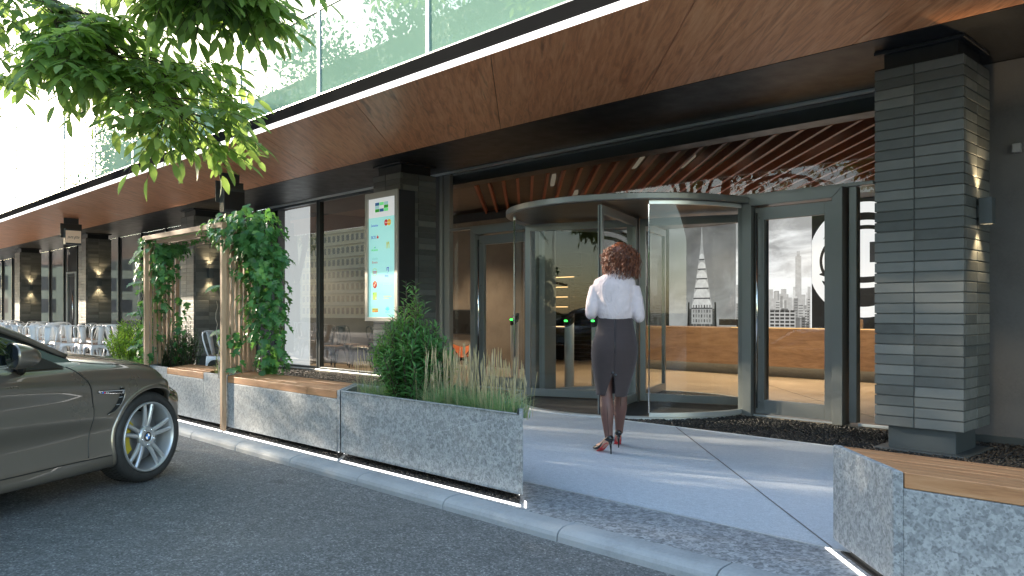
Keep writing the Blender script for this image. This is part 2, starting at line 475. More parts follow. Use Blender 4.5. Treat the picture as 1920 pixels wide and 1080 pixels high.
# --- wood soffit: 45 degree panels with open joints
mb = MB(); Y0, Y1 = 4.772, 6.838; d = Y1-Y0
for k in range(-17, 6):
    xa = -5.205 + 2.2*k; xb = xa + 2.2 - .008
    mb.prism([(xa,Y0),(xb,Y0),(xb-d,Y1),(xa-d,Y1)], 3.48, 3.50)
bp(mb, 'wood_soffit', M['soffit_wood'], bevel=.002)
mb = MB(); mb.box(-46,14,4.78,6.83,3.503,3.53)
bp(mb, 'soffit_backing', M['black'])
mb = MB(); mb.box(-46,10,6.842,8.42,3.477,3.52)
bp(mb, 'black_soffit', M['black_soffit'])
mb = MB(); mb.box(-46,14,4.742,4.768,3.474,3.53)
bp(mb, 'light_strip', M['white_glow'])
mb = MB(); mb.box(-46,14,4.752,4.90,3.531,3.672)
bp(mb, 'fascia', simple('black fascia', (.014,.014,.014), .8, 0, .1, 2, spec=0))
mb = MB(); mb.box(-46,14,4.80,4.905,3.673,3.69); mb.box(-46,14,4.82,4.90,3.69,3.722)
bp(mb, 'glass_sill', simple('white metal sill', (.8,.8,.79), .3, .2))

# --- upper curtain wall, bay by bay
ZT = [3.722,4.77,5.80,6.84,7.88,8.92,9.96,11.0,12.04,13.08,14.1]
for k in range(-18, 6):
    xa = -6.26 + 2.07*k; xb = xa + 2.07
    mb = MB()
    for i in range(len(ZT)-1):
        t = rnd.uniform(-.004,.004); u = rnd.uniform(-.003,.003)   # panes are never perfectly coplanar
        mb.add([(xa,4.90+t,ZT[i]),(xb,4.90-t,ZT[i]),(xb,4.90-t+u,ZT[i+1]),(xa,4.90+t+u,ZT[i+1])], [(0,1,2,3)])
    w = bp(mb, 'window', M['curtain_glass'])
    mb = MB()
    mb.box(xa-.022,xa-.004,4.882,4.95,3.722,14.1); mb.box(xa+.004,xa+.022,4.882,4.95,3.722,14.1); mb.box(xa-.004,xa+.004,4.89,4.94,3.722,14.1)
    for z in ZT[1:]:
        mb.box(xa+.022,xb-.022,4.884,4.94,z-.03,z-.006); mb.box(xa+.022,xb-.022,4.884,4.94,z+.006,z+.03); mb.box(xa+.022,xb-.022,4.892,4.94,z-.006,z+.006)
    build(mb, 'window_frame', M['alu_up'] if 'alu_up' in M else M.setdefault('alu_up', simple('satin window profile', (.75,.75,.75), .4, .2)), w, bevel=0)
mb = MB(); mb.box(-46,14,4.97,5.2,3.55,14.3); mb.box(-46,14,4.8,20,14.3,14.6); mb.box(-46,14,5.2,8.6,3.56,3.7)
bp(mb, 'upper_wall', M['black'])

# --- street-level storefront
YG = 8.40
def frame(mb, xa, xb, z0=.03, z1=3.44, w=.045, d=.1, y=YG, bottom=True):
    mb.box(xa,xa+w,y-d/2,y+d/2,z0,z1); mb.box(xb-w,xb,y-d/2,y+d/2,z0,z1)
    mb.box(xa+w,xb-w,y-d/2,y+d/2,z1-w,z1)
    if bottom: mb.box(xa+w,xb-w,y-d/2,y+d/2,z0,z0+w)
def pane(mb, xa, xb, z0, z1, y=YG): mb.add([(xa,y,z0),(xb,y,z0),(xb,y,z1),(xa,y,z1)], [(0,1,2,3)])
# shop windows between the second and third column
for xa, xb in ((-16.24,-14.28),(-14.24,-10.58)):
    mb = MB(); frame(mb, xa, xb)
    w = bp(mb, 'window', M['frame_dark'], bevel=.003)
    mb = MB(); pane(mb, xa+.04, xb-.04, .07, 3.40); build(mb, 'pane', M['glass_store'], w)
for xa, xb in ((-16.3,-10.5),(-3.45,-2.65)):
    mb = MB(); mb.box(xa,xb,8.335,8.395,-.01,.03); bp(mb, 'storefront_sill', M['alu'], bevel=.004)
mb = MB(); mb.box(-16.28,-2.4,8.29,8.345,3.44,3.474)
bp(mb, 'head_rail', M['alu'], bevel=.003)
# grey backed glazing further along
JX = [-17.0,-18.2,-20.2,-22.3,-24.14,-26.1,-28.0,-29.3]
JX2 = [-31.9,-33.78,-36.0,-39.53,-41.4,-44.0]
for xs in ([-16.28]+JX+[-30.30], [-31.42]+JX2):
    for xb, xa in zip(xs[:-1], xs[1:]):
        mb = MB(); t = rnd.uniform(-.004,.004)
        mb.add([(xa+.03,YG+t,.03),(xb-.03,YG-t,.03),(xb-.03,YG-t,3.47),(xa+.03,YG+t,3.47)], [(0,1,2,3)])
        w = bp(mb, 'grey_window', M['blind_glass'])
        mb = MB(); mb.box(xa-.03,xa+.03,8.34,8.43,.03,3.47)
        build(mb, 'window_frame', M['frame_dark'], w, bevel=.003)
mb = MB(); pane(mb,-31.4,-30.32,2.58,3.47); w = bp(mb,'grey_window',M['blind_glass'])
mb = MB(); mb.box(-46,-16.3,8.33,8.42,-.02,.03); mb.box(-46,-16.3,8.44,8.6,0,3.47)
bp(mb, 'storefront_base', M['steel_dark'])
# entrance glazing: over-door lights and side lights
mb = MB()
mb.box(-10.36,-10.28,8.34,8.46,.03,3.44); mb.box(-10.28,-10.12,8.36,8.44,.03,3.44)
mb.box(-10.12,-3.30,8.35,8.45,2.505,2.545); 
bp(mb, 'mullion', M['frame_grey'], bevel=.004)
mb = MB(); mb.box(-3.55,-3.47,8.35,8.45,.03,2.5)
bp(mb, 'mullion', M['frame_grey'], bevel=.004)
mb = MB(); pane(mb,-10.12,-2.9,2.545,3.44); bp(mb, 'overdoor_pane', M['glass'])
mb = MB(); pane(mb,-10.12,-9.55,.05,2.505); bp(mb, 'side_pane', M['glass'])
mb = MB(); pane(mb,-3.47,-2.7,.05,2.505); bp(mb, 'side_pane', M['glass'])
mb = MB(); mb.box(-10.9,-10.37,8.34,8.6,0,3.47); bp(mb, 'wall_pier', M['plaster_dark'])
mb = MB(); mb.box(-2.62,10,8.25,8.42,-.02,3.47)
bp(mb, 'dark_wall', M['plaster_dark'])
mb = MB(); mb.box(-2.62,10,8.225,8.25,-.01,.06)
bp(mb, 'skirting', M['steel_dark'], bevel=.003)
mb = MB(); mb.box(-2.02,-1.95,8.19,8.25,2.62,2.70)
bp(mb, 'wall_sensor', simple('grey plastic', (.3,.3,.31), .5), bevel=.008)

# --- lobby shell
mb = MB(); mb.box(-16.3,1.5,8.45,17.2,3.43,3.47); bp(mb, 'lobby_ceiling', M['ceil'])
mb = MB(); mb.box(-16.3,1.5,15.9,16.1,0,3.43); bp(mb, 'lobby_back_wall', simple('dark lobby wall', (.09,.075,.06), .7, 0, .2, 2))
mb = MB(); mb.box(1.3,1.5,8.45,15.9,0,3.43); bp(mb, 'lobby_side_wall', M['plaster_warm'])
mb = MB(); mb.box(-16.3,-16.1,8.45,15.9,0,3.43); bp(mb, 'lobby_side_wall', M['plaster_dark'])
mb = MB(); mb.box(-16.1,-11.0,11.5,11.7,0,3.15); bp(mb, 'feature_wall', M['plaster_warm'])
mb = MB(); mb.box(-16.1,-10.9,11.46,11.74,3.15,3.33); bp(mb, 'wall_header', M['black'])
# white film panels stand just inside the shop window
mb = MB(); mb.box(-15.92,-15.0,8.58,8.60,.04,3.40); bp(mb, 'window_panel', M['white_panel'])
mb = MB(); mb.box(-16.21,-15.94,8.61,8.63,.04,3.40); bp(mb, 'window_panel', M['white_panel'])
# ceiling slats on the diagonal
mb = MB(); s2 = .7071
for k in range(-14, 30):
    xs = -5.25 + .334*k
    y0 = 8.75; L = 6.2
    a = (xs, y0); b = (xs-L*s2, y0+L*s2)
    w = .030
    if b[0] < -16 and a[0] < -11: continue
    if a[0] > .9 : continue
    mb.add([(a[0]-w,a[1],3.275),(a[0]+w,a[1],3.275),(b[0]+w,b[1],3.275),(b[0]-w,b[1],3.275),
            (a[0]-w,a[1],3.395),(a[0]+w,a[1],3.395),(b[0]+w,b[1],3.395),(b[0]-w,b[1],3.395)],
           [(0,3,2,1),(4,5,6,7),(0,1,5,4),(1,2,6,5),(2,3,7,6),(3,0,4,7)])
bp(mb, 'ceiling_slats', M['slat_wood'], bevel=.003)
mb = MB(); mb.box(-10.5,1.3,8.46,8.74,3.28,3.43); bp(mb, 'ceiling_bulkhead', M['black_soffit'])
# linear lights lie between the slats
M['ceil_led'] = emitter('warm ceiling light', (1,.84,.62), .16)
for k, t0, t1 in ((-9,1.0,1.9),(-4,.5,1.4),(-1,1.2,2.1),(2,2.0,2.9),(5,1.4,2.6),(8,1.6,2.9),(11,2.6,4.0),(-7,3.2,4.6),(0,4.2,5.6),(4,4.4,5.8),(14,3.5,4.9)):
    xs = -5.25 + .334*(k+.5)
    a = (xs-t0*s2, 8.75+t0*s2); b = (xs-t1*s2, 8.75+t1*s2)
    mb = MB(); mb.prism([(a[0]-.045,a[1]),(a[0]+.045,a[1]),(b[0]+.045,b[1]),(b[0]-.045,b[1])], 3.36, 3.42)
    bp(mb, 'ceiling_light', M['ceil_led'])
# ------------------------------------------------------------------ revolving door
CX, CY = -6.36, 8.42
def arc(r, a0, a1, n, z=0): return [(CX + r*math.cos(R(a0+(a1-a0)*i/n)), CY + r*math.sin(R(a0+(a1-a0)*i/n)), z) for i in range(n+1)]
rev = thing('revolving_door', 'large round glass revolving door with grey metal frames under a flat drum canopy', 'revolving door', (CX,CY,0))
mb = MB()
Mc = Matrix.Translation((CX,CY,0))
mb.lathe([(1.66,2.43),(1.705,2.432),(1.71,2.44),(1.71,2.495),(1.70,2.503),(.0,2.503)], 96, Mc, smooth=False)
rim = build(mb, 'canopy', M['frame_grey'], rev)
mb = MB(); mb.lathe([(.0,2.438),(1.655,2.438),(1.655,2.425),(1.61,2.425),(1.61,2.428),(.0,2.428)], 96, Mc, smooth=False)
build(mb, 'canopy_ceiling', simple('bronze drum ceiling', (.10,.085,.075), .3, .6, .08, 2), rev)
# floor mat: aluminium ring and dark grooved strips
mb = MB(); mb.lathe([(1.505,-.02),(1.505,.022),(1.575,.022),(1.585,.012),(1.585,-.1)], 96, Mc, smooth=False, cap=False)
build(mb, 'floor_ring', M['alu'], rev)
mb = MB(); mb.lathe([(1.504,-.06),(1.504,.006),(0,.006)], 96, Mc, smooth=False)
y = -1.47
while y < 1.47:
    h = math.sqrt(max(0, 1.50**2 - (abs(y)+.03)**2))
    mb.box(CX-h, CX+h, CY+y, CY+y+.042, .006, .016)
    y += .062
build(mb, 'entrance_mat', simple('dark ribbed mat', (.028,.027,.026), .7, 0, .3, 40, .3, 90), rev)
def strip(mb, r, a0, a1, z0, z1, th=.03, n=28):
    pin = arc(r-th/2, a0, a1, n); pout = arc(r+th/2, a0, a1, n)
    rings = [[(p[0],p[1],z0),(q[0],q[1],z0),(q[0],q[1],z1),(p[0],p[1],z1)] for p, q in zip(pin, pout)]
    mb.loft(rings, 0, True, True, False)
def glasswall(mb, r, a0, a1, z0, z1, n=28):
    b = arc(r, a0, a1, n, z0); t = arc(r, a0, a1, n, z1)
    vs = b + t; fs = [(i, i+1, n+2+i, n+1+i) for i in range(n)]
    mb.add(vs, fs, 0, True)
for a0, a1 in ((-48,-3),(183,228),(3,48),(132,177)):
    mb = MB(); strip(mb, 1.60, a0, a1, .022, .07); strip(mb, 1.60, a0, a1, 2.385, 2.425)
    w = build(mb, 'curved_wall', M['alu'], rev)
    mb = MB(); glasswall(mb, 1.60, a0, a1, .07, 2.385); build(mb, 'curved_pane', M['glass'], w)
    mb = MB()
    for a in (a0, a1):
        if a in (-48, 228, 48, 132):
            p = arc(1.60, a, a+.5, 1); mb.box(p[0][0]-.006,p[0][0]+.006,p[0][1]-.006,p[0][1]+.006,.07,2.385)
    build(mb, 'edge_trim', M['chrome'], w)
for sx in (-1, 1):
    mb = MB(); mb.box(CX+sx*1.60-.055, CX+sx*1.60+.055, CY-.12, CY+.12, .0, 2.43)
    build(mb, 'drum_post', M['frame_grey'], rev, bevel=.004)
# inner posts of the drum
mb = MB(); mb.box(-8.62,-8.36,8.86,9.0,0,2.42); build(mb, 'inner_post', simple('bronze panel', (.035,.026,.02), .25, .4, .1, 3), rev, bevel=.004)
mb = MB(); mb.box(-4.93,-4.80,8.88,9.0,0,2.42); build(mb, 'inner_post', M['frame_dark'], rev, bevel=.004)
mb = MB(); mb.tube([(CX,CY,.016),(CX,CY,2.428)], .035, 16); build(mb, 'centre_post', M['frame_grey'], rev)
for k in range(4):
    a = R(-68 + 90*k); dx, dy = math.cos(a), math.sin(a)
    Mw = Matrix.Translation((CX,CY,0)) @ Matrix.Rotation(a,4,'Z')
    mb = MB(); t = .024; w = .075
    mb.box(.05,.05+w,-t,t,.03,2.40,0,Mw); mb.box(1.50,1.50+w,-t,t,.03,2.40,0,Mw)
    mb.box(.05+w,1.50,-t,t,2.30,2.40,0,Mw); mb.box(.05+w,1.50,-t,t,.03,.13,0,Mw)
    wg = build(mb, 'wing', M['frame_grey'], rev, bevel=.003)
    mb = MB(); mb.add([(.05+w,0,.13),(1.50,0,.13),(1.50,0,2.30),(.05+w,0,2.30)], [(0,1,2,3)], 0, False, Mw)
    build(mb, 'wing_pane', M['glass'], wg)
    mb = MB(); mb.box(1.577,1.588,-.006,.006,.03,2.40,0,Mw)
    build(mb, 'brush_seal', M['black'], wg)

def swing_door(name, label, ja, jb, la, lb, flip):
    d = thing(name, label, 'door', ((ja+jb)/2, 8.4, 0))
    # mitred outer frame
    y0, y1 = 8.27, 8.47; w = .11
    mb = MB()
    def member(q):  # quad in xz extruded in y
        mb.add([(x,y0,z) for x,z in q] + [(x,y1,z) for x,z in q], [(0,1,2,3),(7,6,5,4),(0,4,5,1),(1,5,6,2),(2,6,7,3),(3,7,4,0)])
    g = .0015
    member([(ja,0),(ja+w,0),(ja+w,2.395),(ja,2.505)])
    member([(jb-w,0),(jb,0),(jb,2.505),(jb-w,2.395)])
    member([(ja+g,2.505),(ja+w+g,2.397),(jb-w-g,2.397),(jb-g,2.505)])
    build(mb, 'door_frame', M['frame_grey'], d, bevel=.003)
    mb = MB(); yy0, yy1 = 8.345, 8.40
    mb.box(la,la+.11,yy0,yy1,.03,2.375); mb.box(lb-.11,lb,yy0,yy1,.03,2.375)
    mb.box(la+.11,lb-.11,yy0,yy1,2.235,2.375); mb.box(la+.11,lb-.11,yy0,yy1,.03,.19)
    lf = build(mb, 'door_leaf', M['frame_grey'], d, bevel=.003)
    mb = MB(); mb.add([(la+.11,8.372,.19),(lb-.11,8.372,.19),(lb-.11,8.372,2.235),(la+.11,8.372,2.235)], [(0,1,2,3)])
    build(mb, 'door_pane', M['glass'], lf)
    mb = MB(); hx = la+.055 if not flip else lb-.055
    mb.tube([(hx,8.285,.10),(hx,8.285,2.31)], .014, 12)
    for z in (.16,.9,1.6,2.26): mb.tube([(hx,8.285,z),(hx,8.346,z)], .009, 8)
    build(mb, 'pull_handle', M['chrome'], lf)
    mb = MB(); mb.box(ja+w,jb-w,8.33,8.42,.002,.02); build(mb, 'threshold', M['alu'], d)
    return d
swing_door('glass_door', 'grey framed glass door with tall pull bar between revolving door and brick column', -4.745, -3.585, -4.62, -3.70, False)
swing_door('glass_door', 'grey framed glass door left of the revolving door, behind the tall grass', -9.50, -8.06, -9.375, -8.185, False)
# plain glass door by the far columns
d = thing('shop_door', 'narrow grey shop door with bright metal frame between two distant brick columns', 'door', (-30.86,8.4,0))
mb = MB(); frame(mb, -31.40,-30.32,.0,2.57,.06,.12, 8.36); build(mb, 'door_frame', M['alu'], d, bevel=.004)
mb = MB(); frame(mb, -31.33,-30.39,.03,2.50,.09,.05, 8.36); l = build(mb, 'door_leaf', M['frame_dark'], d, bevel=.003)
mb = MB(); pane(mb, -31.24,-30.48,.12,2.41,8.36); build(mb, 'door_pane', M['blind_glass'], l)
mb = MB(); mb.tube([(-30.5,8.27,.6),(-30.5,8.27,1.9)], .02, 8); mb.tube([(-30.5,8.27,.8),(-30.5,8.34,.8)], .01, 6); mb.tube([(-30.5,8.27,1.7),(-30.5,8.34,1.7)], .01, 6)
build(mb, 'pull_handle', M['chrome'], l)
# ------------------------------------------------------------------ things in the lobby
M['desk_wood'] = wood('oak desk front', (.12,.066,.038), (.245,.148,.09), (.34,.22,.14), (1,1,7), (0,0,0), .4, 1.5)
desk = thing('reception_desk', 'long low wooden reception desk on a recessed grey base behind the glass', 'desk', (-7.5,13.8,0))
mb = MB(); mb.box(-10.6,-3.2,13.35,13.42,.20,.885); mb.box(-10.6,-10.53,13.42,14.5,.20,.885); build(mb, 'desk_front', M['desk_wood'], desk, bevel=.004)
mb = MB(); mb.box(-10.6,-3.2,13.425,14.5,.80,.88); build(mb, 'desk_top', M['desk_wood'], desk, bevel=.004)
mb = MB(); mb.box(-10.4,-3.3,13.55,14.3,.004,.20); build(mb, 'desk_base', simple('grey plinth', (.14,.14,.14), .5), desk)
mb = MB(); mb.box(-10.4,-3.3,13.46,13.50,.212,.232); build(mb, 'desk_underlight', emitter('desk underlight', (1,.78,.48), 5), desk)
mb = MB(); mb.box(-7.9,-3.25,13.375,13.41,.887,.90); build(mb, 'desk_edge_light', emitter('amber edge light', (1,.62,.25), 1.3), desk)
for x, w, lb in ((-8.05,.42,'black desk monitor seen from behind, right of the spire picture'),):
    mon = thing('monitor', lb, 'monitor', (x,13.9,.88))
    mb = MB(); mb.box(x-w,x+w,13.88,13.92,.92,1.04); build(mb, 'monitor_screen', M['black'], mon, bevel=.006)
    mb = MB(); mb.box(x-.12,x+.12,13.82,13.98,.88,.89); mb.box(x-.03,x+.03,13.885,13.915,.89,.93); build(mb, 'monitor_stand', M['black'], mon)
bx = thing('cardboard_box', 'small brown box on the desk below the ring emblem', 'box', (-5.95,13.85,.88))
mb = MB(); mb.box(-6.2,-5.7,13.7,14.0,.881,1.05); build(mb, 'box_body', simple('brown card', (.30,.22,.13), .8), bx, bevel=.004)

# --- wall pictures (flat prints on the back wall; emission stands in for their lighting)
YM = 15.86
def paint_mat(name, fac_fn): ...
def grey_sky():
    t = NT('print: dark cloudy sky'); c = t.coord((.9,1,1.3))
    n = t.noise(1.1, 6, .6, c, .8)
    sep = t.n('ShaderNodeSeparateXYZ'); t.set(sep.inputs[0], t.coord())
    g = t.math('MULTIPLY_ADD', sep.outputs[2], -.16, .62)
    f = t.math('ADD', t.math('MULTIPLY', n, .6), t.math('MULTIPLY', g, .6))
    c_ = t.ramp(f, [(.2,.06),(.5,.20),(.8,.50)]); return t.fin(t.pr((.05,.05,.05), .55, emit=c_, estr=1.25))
def light_sky():
    t = NT('print: bright cloudy sky'); c = t.coord((.7,1,2.4))
    n = t.noise(1.3, 6, .6, c, .6)
    sep = t.n('ShaderNodeSeparateXYZ'); t.set(sep.inputs[0], t.coord())
    g = t.math('MULTIPLY_ADD', sep.outputs[2], .55, -.9)
    f = t.math('SUBTRACT', n, t.math('MAXIMUM', t.math('MULTIPLY', g, .5), 0.0))
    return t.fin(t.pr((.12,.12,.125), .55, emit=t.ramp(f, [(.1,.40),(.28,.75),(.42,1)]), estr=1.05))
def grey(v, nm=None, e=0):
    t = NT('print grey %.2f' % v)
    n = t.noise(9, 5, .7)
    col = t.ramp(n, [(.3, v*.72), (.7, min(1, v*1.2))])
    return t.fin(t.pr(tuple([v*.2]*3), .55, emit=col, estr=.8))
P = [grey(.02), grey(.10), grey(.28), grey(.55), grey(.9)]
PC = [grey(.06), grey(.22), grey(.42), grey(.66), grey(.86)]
def flat(mb, poly, y, mi=0):
    mb.add([(x,y,z) for x, z in poly], [list(range(len(poly)))], mi)
def rect(mb, x0, x1, z0, z1, y, mi=0): flat(mb, [(x0,z0),(x1,z0),(x1,z1),(x0,z1)], y, mi)

art = thing('wall_print', 'black and white print of a tapering tower spire on the back wall', 'picture', (-10.1,YM,0))
mb = MB(); mb.box(-11.02,-9.27,YM,YM+.03,.5,3.3); build(mb, 'print_board', grey_sky(), art)
mb = MB(); tx = -10.12; y = YM-.004
# a plain generic stepped tower with a needle, not any real one
flat(mb, [(tx-.34,.5),(tx+.34,.5),(tx+.33,1.25),(tx-.33,1.25)], y, 1)
K_ = .64
steps = [(.43,.9),(.43,1.32),(.35,1.55),(.285,1.78),(.225,2.0),(.165,2.22),(.105,2.44),(.06,2.62),(.035,2.85),(.012,3.1),(.006,3.26)]
steps = [(w*K_, z) for w, z in steps]
for (w0,z0),(w1,z1) in zip(steps[:-1], steps[1:]):
    flat(mb, [(tx-w0,z0),(tx+w0,z0),(tx+w1,z1),(tx-w1,z1)], y-.001, 3)
for (w0,z0) in steps[1:7]:
    h = .20*(w0/.275)+.05
    pts = [(tx-w0*.93,z0-.06)] + [(tx+w0*.93*math.cos(PI-PI*i/12), z0-.02+h*math.sin(PI*i/12)) for i in range(13)] + [(tx+w0*.93,z0-.06)]
    flat(mb, pts, y-.002-.0006*w0, 4)
    flat(mb, [(tx-w0,z0-.075),(tx+w0,z0-.075),(tx+w0,z0-.045),(tx-w0,z0-.045)], y-.004, 1)
for i in range(-3,4):
    for j in range(6):
        rect(mb, tx+i*.072-.018, tx+i*.072+.018, .72+j*.11, .79+j*.11, y-.006, 2 if (i+j)%3 else 1)
for sx in (-1,1):
    flat(mb, [(tx+sx*.33,.5),(tx+sx*.40,.5),(tx+sx*.37,1.4),(tx+sx*.33,1.4)], y-.001, 0)
build(mb, 'print_tower', P, art)

art = thing('wall_print', 'bright black and white print of a hazy city skyline behind the desk', 'picture', (-8.4,YM,0))
mb = MB(); mb.box(-9.25,-7.52,YM,YM+.03,.5,3.3); build(mb, 'print_board', light_sky(), art)
mb = MB(); r = random.Random(12)
for layer, (zb, zt, v, yy) in enumerate(((1.45,1.95,3,.003),(1.3,1.7,3,.005),(1.1,1.5,2,.007),(.85,1.3,2,.009),(.6,1.12,1,.011))):
    x = -9.24
    while x < -7.56:
        w = r.uniform(.04,.14); h = r.uniform(zb, zt); w = min(w, -7.53-x)
        rect(mb, x, x+w, .5, h, YM-yy-r.uniform(0,.0015), r.choice((v, v, min(4,v+1), max(0,v-1))))
        if layer > 1 and r.random() < .8:
            for j in range(int((h-.7)/.055)):
                rect(mb, x+.012, x+w-.012, h-.05-j*.055, h-.03-j*.055, YM-yy-.0018, max(0,v-1-(layer>2)))
        x += w*r.uniform(.75,1.15)
tx = -9.02
for w, z0, z1 in ((.17,.5,1.9),(.14,1.9,2.25),(.10,2.25,2.42),(.05,2.42,2.52),(.012,2.52,2.75)):
    rect(mb, tx-w, tx+w, z0, z1, YM-.0135, 2)
    if w > .05:
        n = int(w*2/.04)
        for i in range(n): rect(mb, tx-w+.012+i*.04, tx-w+.03+i*.04, z0+.02, z1-.03, YM-.0145, 1)
rect(mb, -7.86,-7.73,1.2,2.35,YM-.0042,3); rect(mb,-7.83,-7.76,2.35,2.45,YM-.0044,3)
rect(mb, -8.45,-7.85,.5,1.18,YM-.014,3)
for j in range(7):
    for i in range(5): rect(mb, -8.42+i*.114,-8.33+i*.114,.72+j*.075,.765+j*.075,YM-.0155,0)
build(mb, 'print_city', PC, art)

# ring emblem on a black board
art = thing('wall_emblem', 'black wall board with broad white concentric ring emblem, partly behind the brick column', 'emblem', (-6.3,YM,0))
mb = MB(); mb.box(-7.50,-4.2,YM,YM+.03,.5,3.42); build(mb, 'emblem_board', grey(.02), art)
ex, ez = -6.45, 2.21
def ring(mb, r0, r1, a0, a1, y, mi=0, n=64):
    vs = []; fs = []
    for i in range(n+1):
        a = R(a0+(a1-a0)*i/n); c, s = math.cos(a), math.sin(a)
        vs += [(ex+r0*c,y,ez+r0*s),(ex+r1*c,y,ez+r1*s)]
    for i in range(n): fs.append((2*i,2*i+2,2*i+3,2*i+1))
    mb.add(vs, fs, mi)
t = NT('glowing ring paint'); Wm = t.fin(t.pr((.2,.2,.2), .5, emit=(1,1,1), estr=.95))  # white glows by itself in place of light falling on it
def ering(mb, ax, az, th, a0, a1, y, n=64, oz=0):
    vs = []; fs = []
    for i in range(n+1):
        a = R(a0+(a1-a0)*i/n); c, s_ = math.cos(a), math.sin(a)
        vs += [(ex+(ax-th)*c,y,ez+oz+(az-th)*s_),(ex+ax*c,y,ez+oz+az*s_)]
    for i in range(n): fs.append((2*i,2*i+2,2*i+3,2*i+1))
    mb.add([(max(-7.5,x),yy,z) for x,yy,z in vs], fs)
mb = MB(); ering(mb, 1.14, 1.14, .21, 0, 360, YM-.004)
ering(mb, .99, .78, .10, 12, 200, YM-.0045)
# white field inside, cut by a sweeping band across the foot
pts = [(ex+.83*math.cos(R(a)), ez+.60*math.sin(R(a))) for a in range(8, 196, 5)]
pts += [(ex+x, ez-.20-.14*(1-(x/.8)**2)) for x in [-.78+.156*i for i in range(11)]]
flat(mb, pts, YM-.005)
def band(mb, z, h, x0, x1, sag, y):
    n = 16; vs = []; fs = []
    for i in range(n+1):
        u = i/n; x = x0+(x1-x0)*u; zz = z - sag*math.sin(PI*u)
        vs += [(ex+x,y,ez+zz),(ex+x,y,ez+zz+h)]
    for i in range(n): fs.append((2*i,2*i+2,2*i+3,2*i+1))
    mb.add(vs, fs)
band(mb, -.36, .10, -.93, .93, .20, YM-.0055)
build(mb, 'emblem_rings', Wm, art)
mb = MB(); rect(mb, ex+.12, ex+.66, ez-.06, ez+.34, YM-.008); build(mb, 'emblem_block', grey(.05), art)

# --- turnstile posts
M['post_steel'] = simple('satin steel post', (.62,.62,.62), .45, .1, .05, 2)
def turnstile(x, y, label):
    t = thing('turnstile_post', label, 'turnstile', (x,y,.004), 0, 'steel access posts in the lobby')
    mb = MB(); n = 24; r = .075
    rings = []
    for z in (0, 1.0):
        rings.append([(x+r*math.cos(2*PI*k/n), y+r*math.sin(2*PI*k/n), .004+z + (.06*math.sin(2*PI*k/n) if z else 0)) for k in range(n)])
    mb.loft(rings, 0); build(mb, 'post_body', M['post_steel'], t)
    mb = MB(); rings = []
    for dz, rr in ((.001,.078),(.09,.085),(.10,.08)):
        rings.append([(x+rr*math.cos(2*PI*k/n), y+rr*math.sin(2*PI*k/n), .004+1.0+dz+.06*math.sin(2*PI*k/n)) for k in range(n)])
    mb.loft(rings, 0); build(mb, 'post_cap', M['black'], t)
    mb = MB(); mb.tube([(x-.02,y-.088,1.045),(x+.03,y-.088,1.045)], .014, 8); build(mb, 'green_light', emitter('green light', (.05,1,.1), 5), t)
    mb = MB(); mb.tube([(x-.02,y+.09,1.2),(x+.02,y+.09,1.2)], .01, 6)
turnstile(-8.38, 9.36, 'round steel turnstile post with green light, seen through the left door wing')
turnstile(-8.05, 9.62, 'round steel turnstile post mostly behind the woman')
turnstile(-11.17+.9, 10.0, 'round steel turnstile post seen through the left side door')
# --- lounge corner
tv = thing('wall_screen', 'dark wall screen above the orange lounge chair', 'screen', (-13.4,11.46,.7))
mb = MB(); mb.box(-13.83,-13.05,11.41,11.458,.68,1.23); build(mb, 'screen_body', M['black'], tv, bevel=.006)
mb = MB(); mb.box(-13.80,-13.08,11.403,11.408,.71,1.20); build(mb, 'screen_glass', simple('dark screen', (.012,.012,.012), .08), tv)
ch = thing('lounge_chair', 'orange butterfly lounge chair with swept sides below the wall screen', 'chair', (-12.2,10.4,.004))
mb = MB(); cx, cy = -12.2, 10.4
N = 14; vs = []; fs = []
for i in range(N+1):
    for j in range(N+1):
        u = i/N*2-1; v = j/N*2-1
        wz = .30 + .32*(abs(u)**1.8)*(.55+.45*v if v > 0 else .55-.1*v) + .16*max(0,v)**2
        vs.append((cx+u*.46, cy+v*.42, wz))
for i in range(N):
    for j in range(N):
        a = i*(N+1)+j; fs.append((a,a+N+1,a+N+2,a+1))
mb.add(vs, fs, 0, True); s = build(mb, 'chair_shell', simple('orange leather', (.42,.10,.025), .45), ch)
sm = s.modifiers.new('thick','SOLIDIFY'); sm.thickness = .02
mb = MB()
for sx in (-1,1):
    mb.tube([(cx+sx*.44,cy-.38,.46),(cx+sx*.05,cy,.28),(cx-sx*.36,cy+.3,.01)], .011, 6); mb.tube([(cx+sx*.42,cy+.36,.8),(cx+sx*.05,cy,.26),(cx-sx*.36,cy-.3,.01)], .011, 6)
build(mb, 'chair_frame', M['black'], ch)
ch.rotation_euler.z = R(48)
# lit shelving and a slatted screen deep in the lobby
sh = thing('lit_shelf', 'dark shelf unit with glowing amber shelves at the back of the lobby', 'shelves', (-13.2,14.6,0))
mb = MB(); mb.box(-14.0,-12.6,14.5,14.9,.004,2.6)
for k in range(9): mb.box(-14.05,-12.55,14.3,14.5,.35+k*.24,.37+k*.24)
build(mb, 'shelf_body', simple('dark shelf', (.03,.022,.016), .5), sh)
for k in (2,4,5,6,7):
    mb = MB(); mb.box(-13.9,-12.7,14.32,14.36,.33+k*.24,.348+k*.24); build(mb, 'shelf_light', emitter('amber shelf light', (1,.6,.25), 2.2), sh)
sc_ = thing('slatted_screen', 'dark slatted screen wall left of the reception desk', 'screen', (-11.8,14.0,0))
mb = MB()
for k in range(20): mb.box(-12.5,-10.9,13.95,14.05,.1+k*.09,.15+k*.09)
mb.box(-12.52,-12.45,13.93,14.07,.004,1.95); mb.box(-10.95,-10.88,13.93,14.07,.004,1.95)
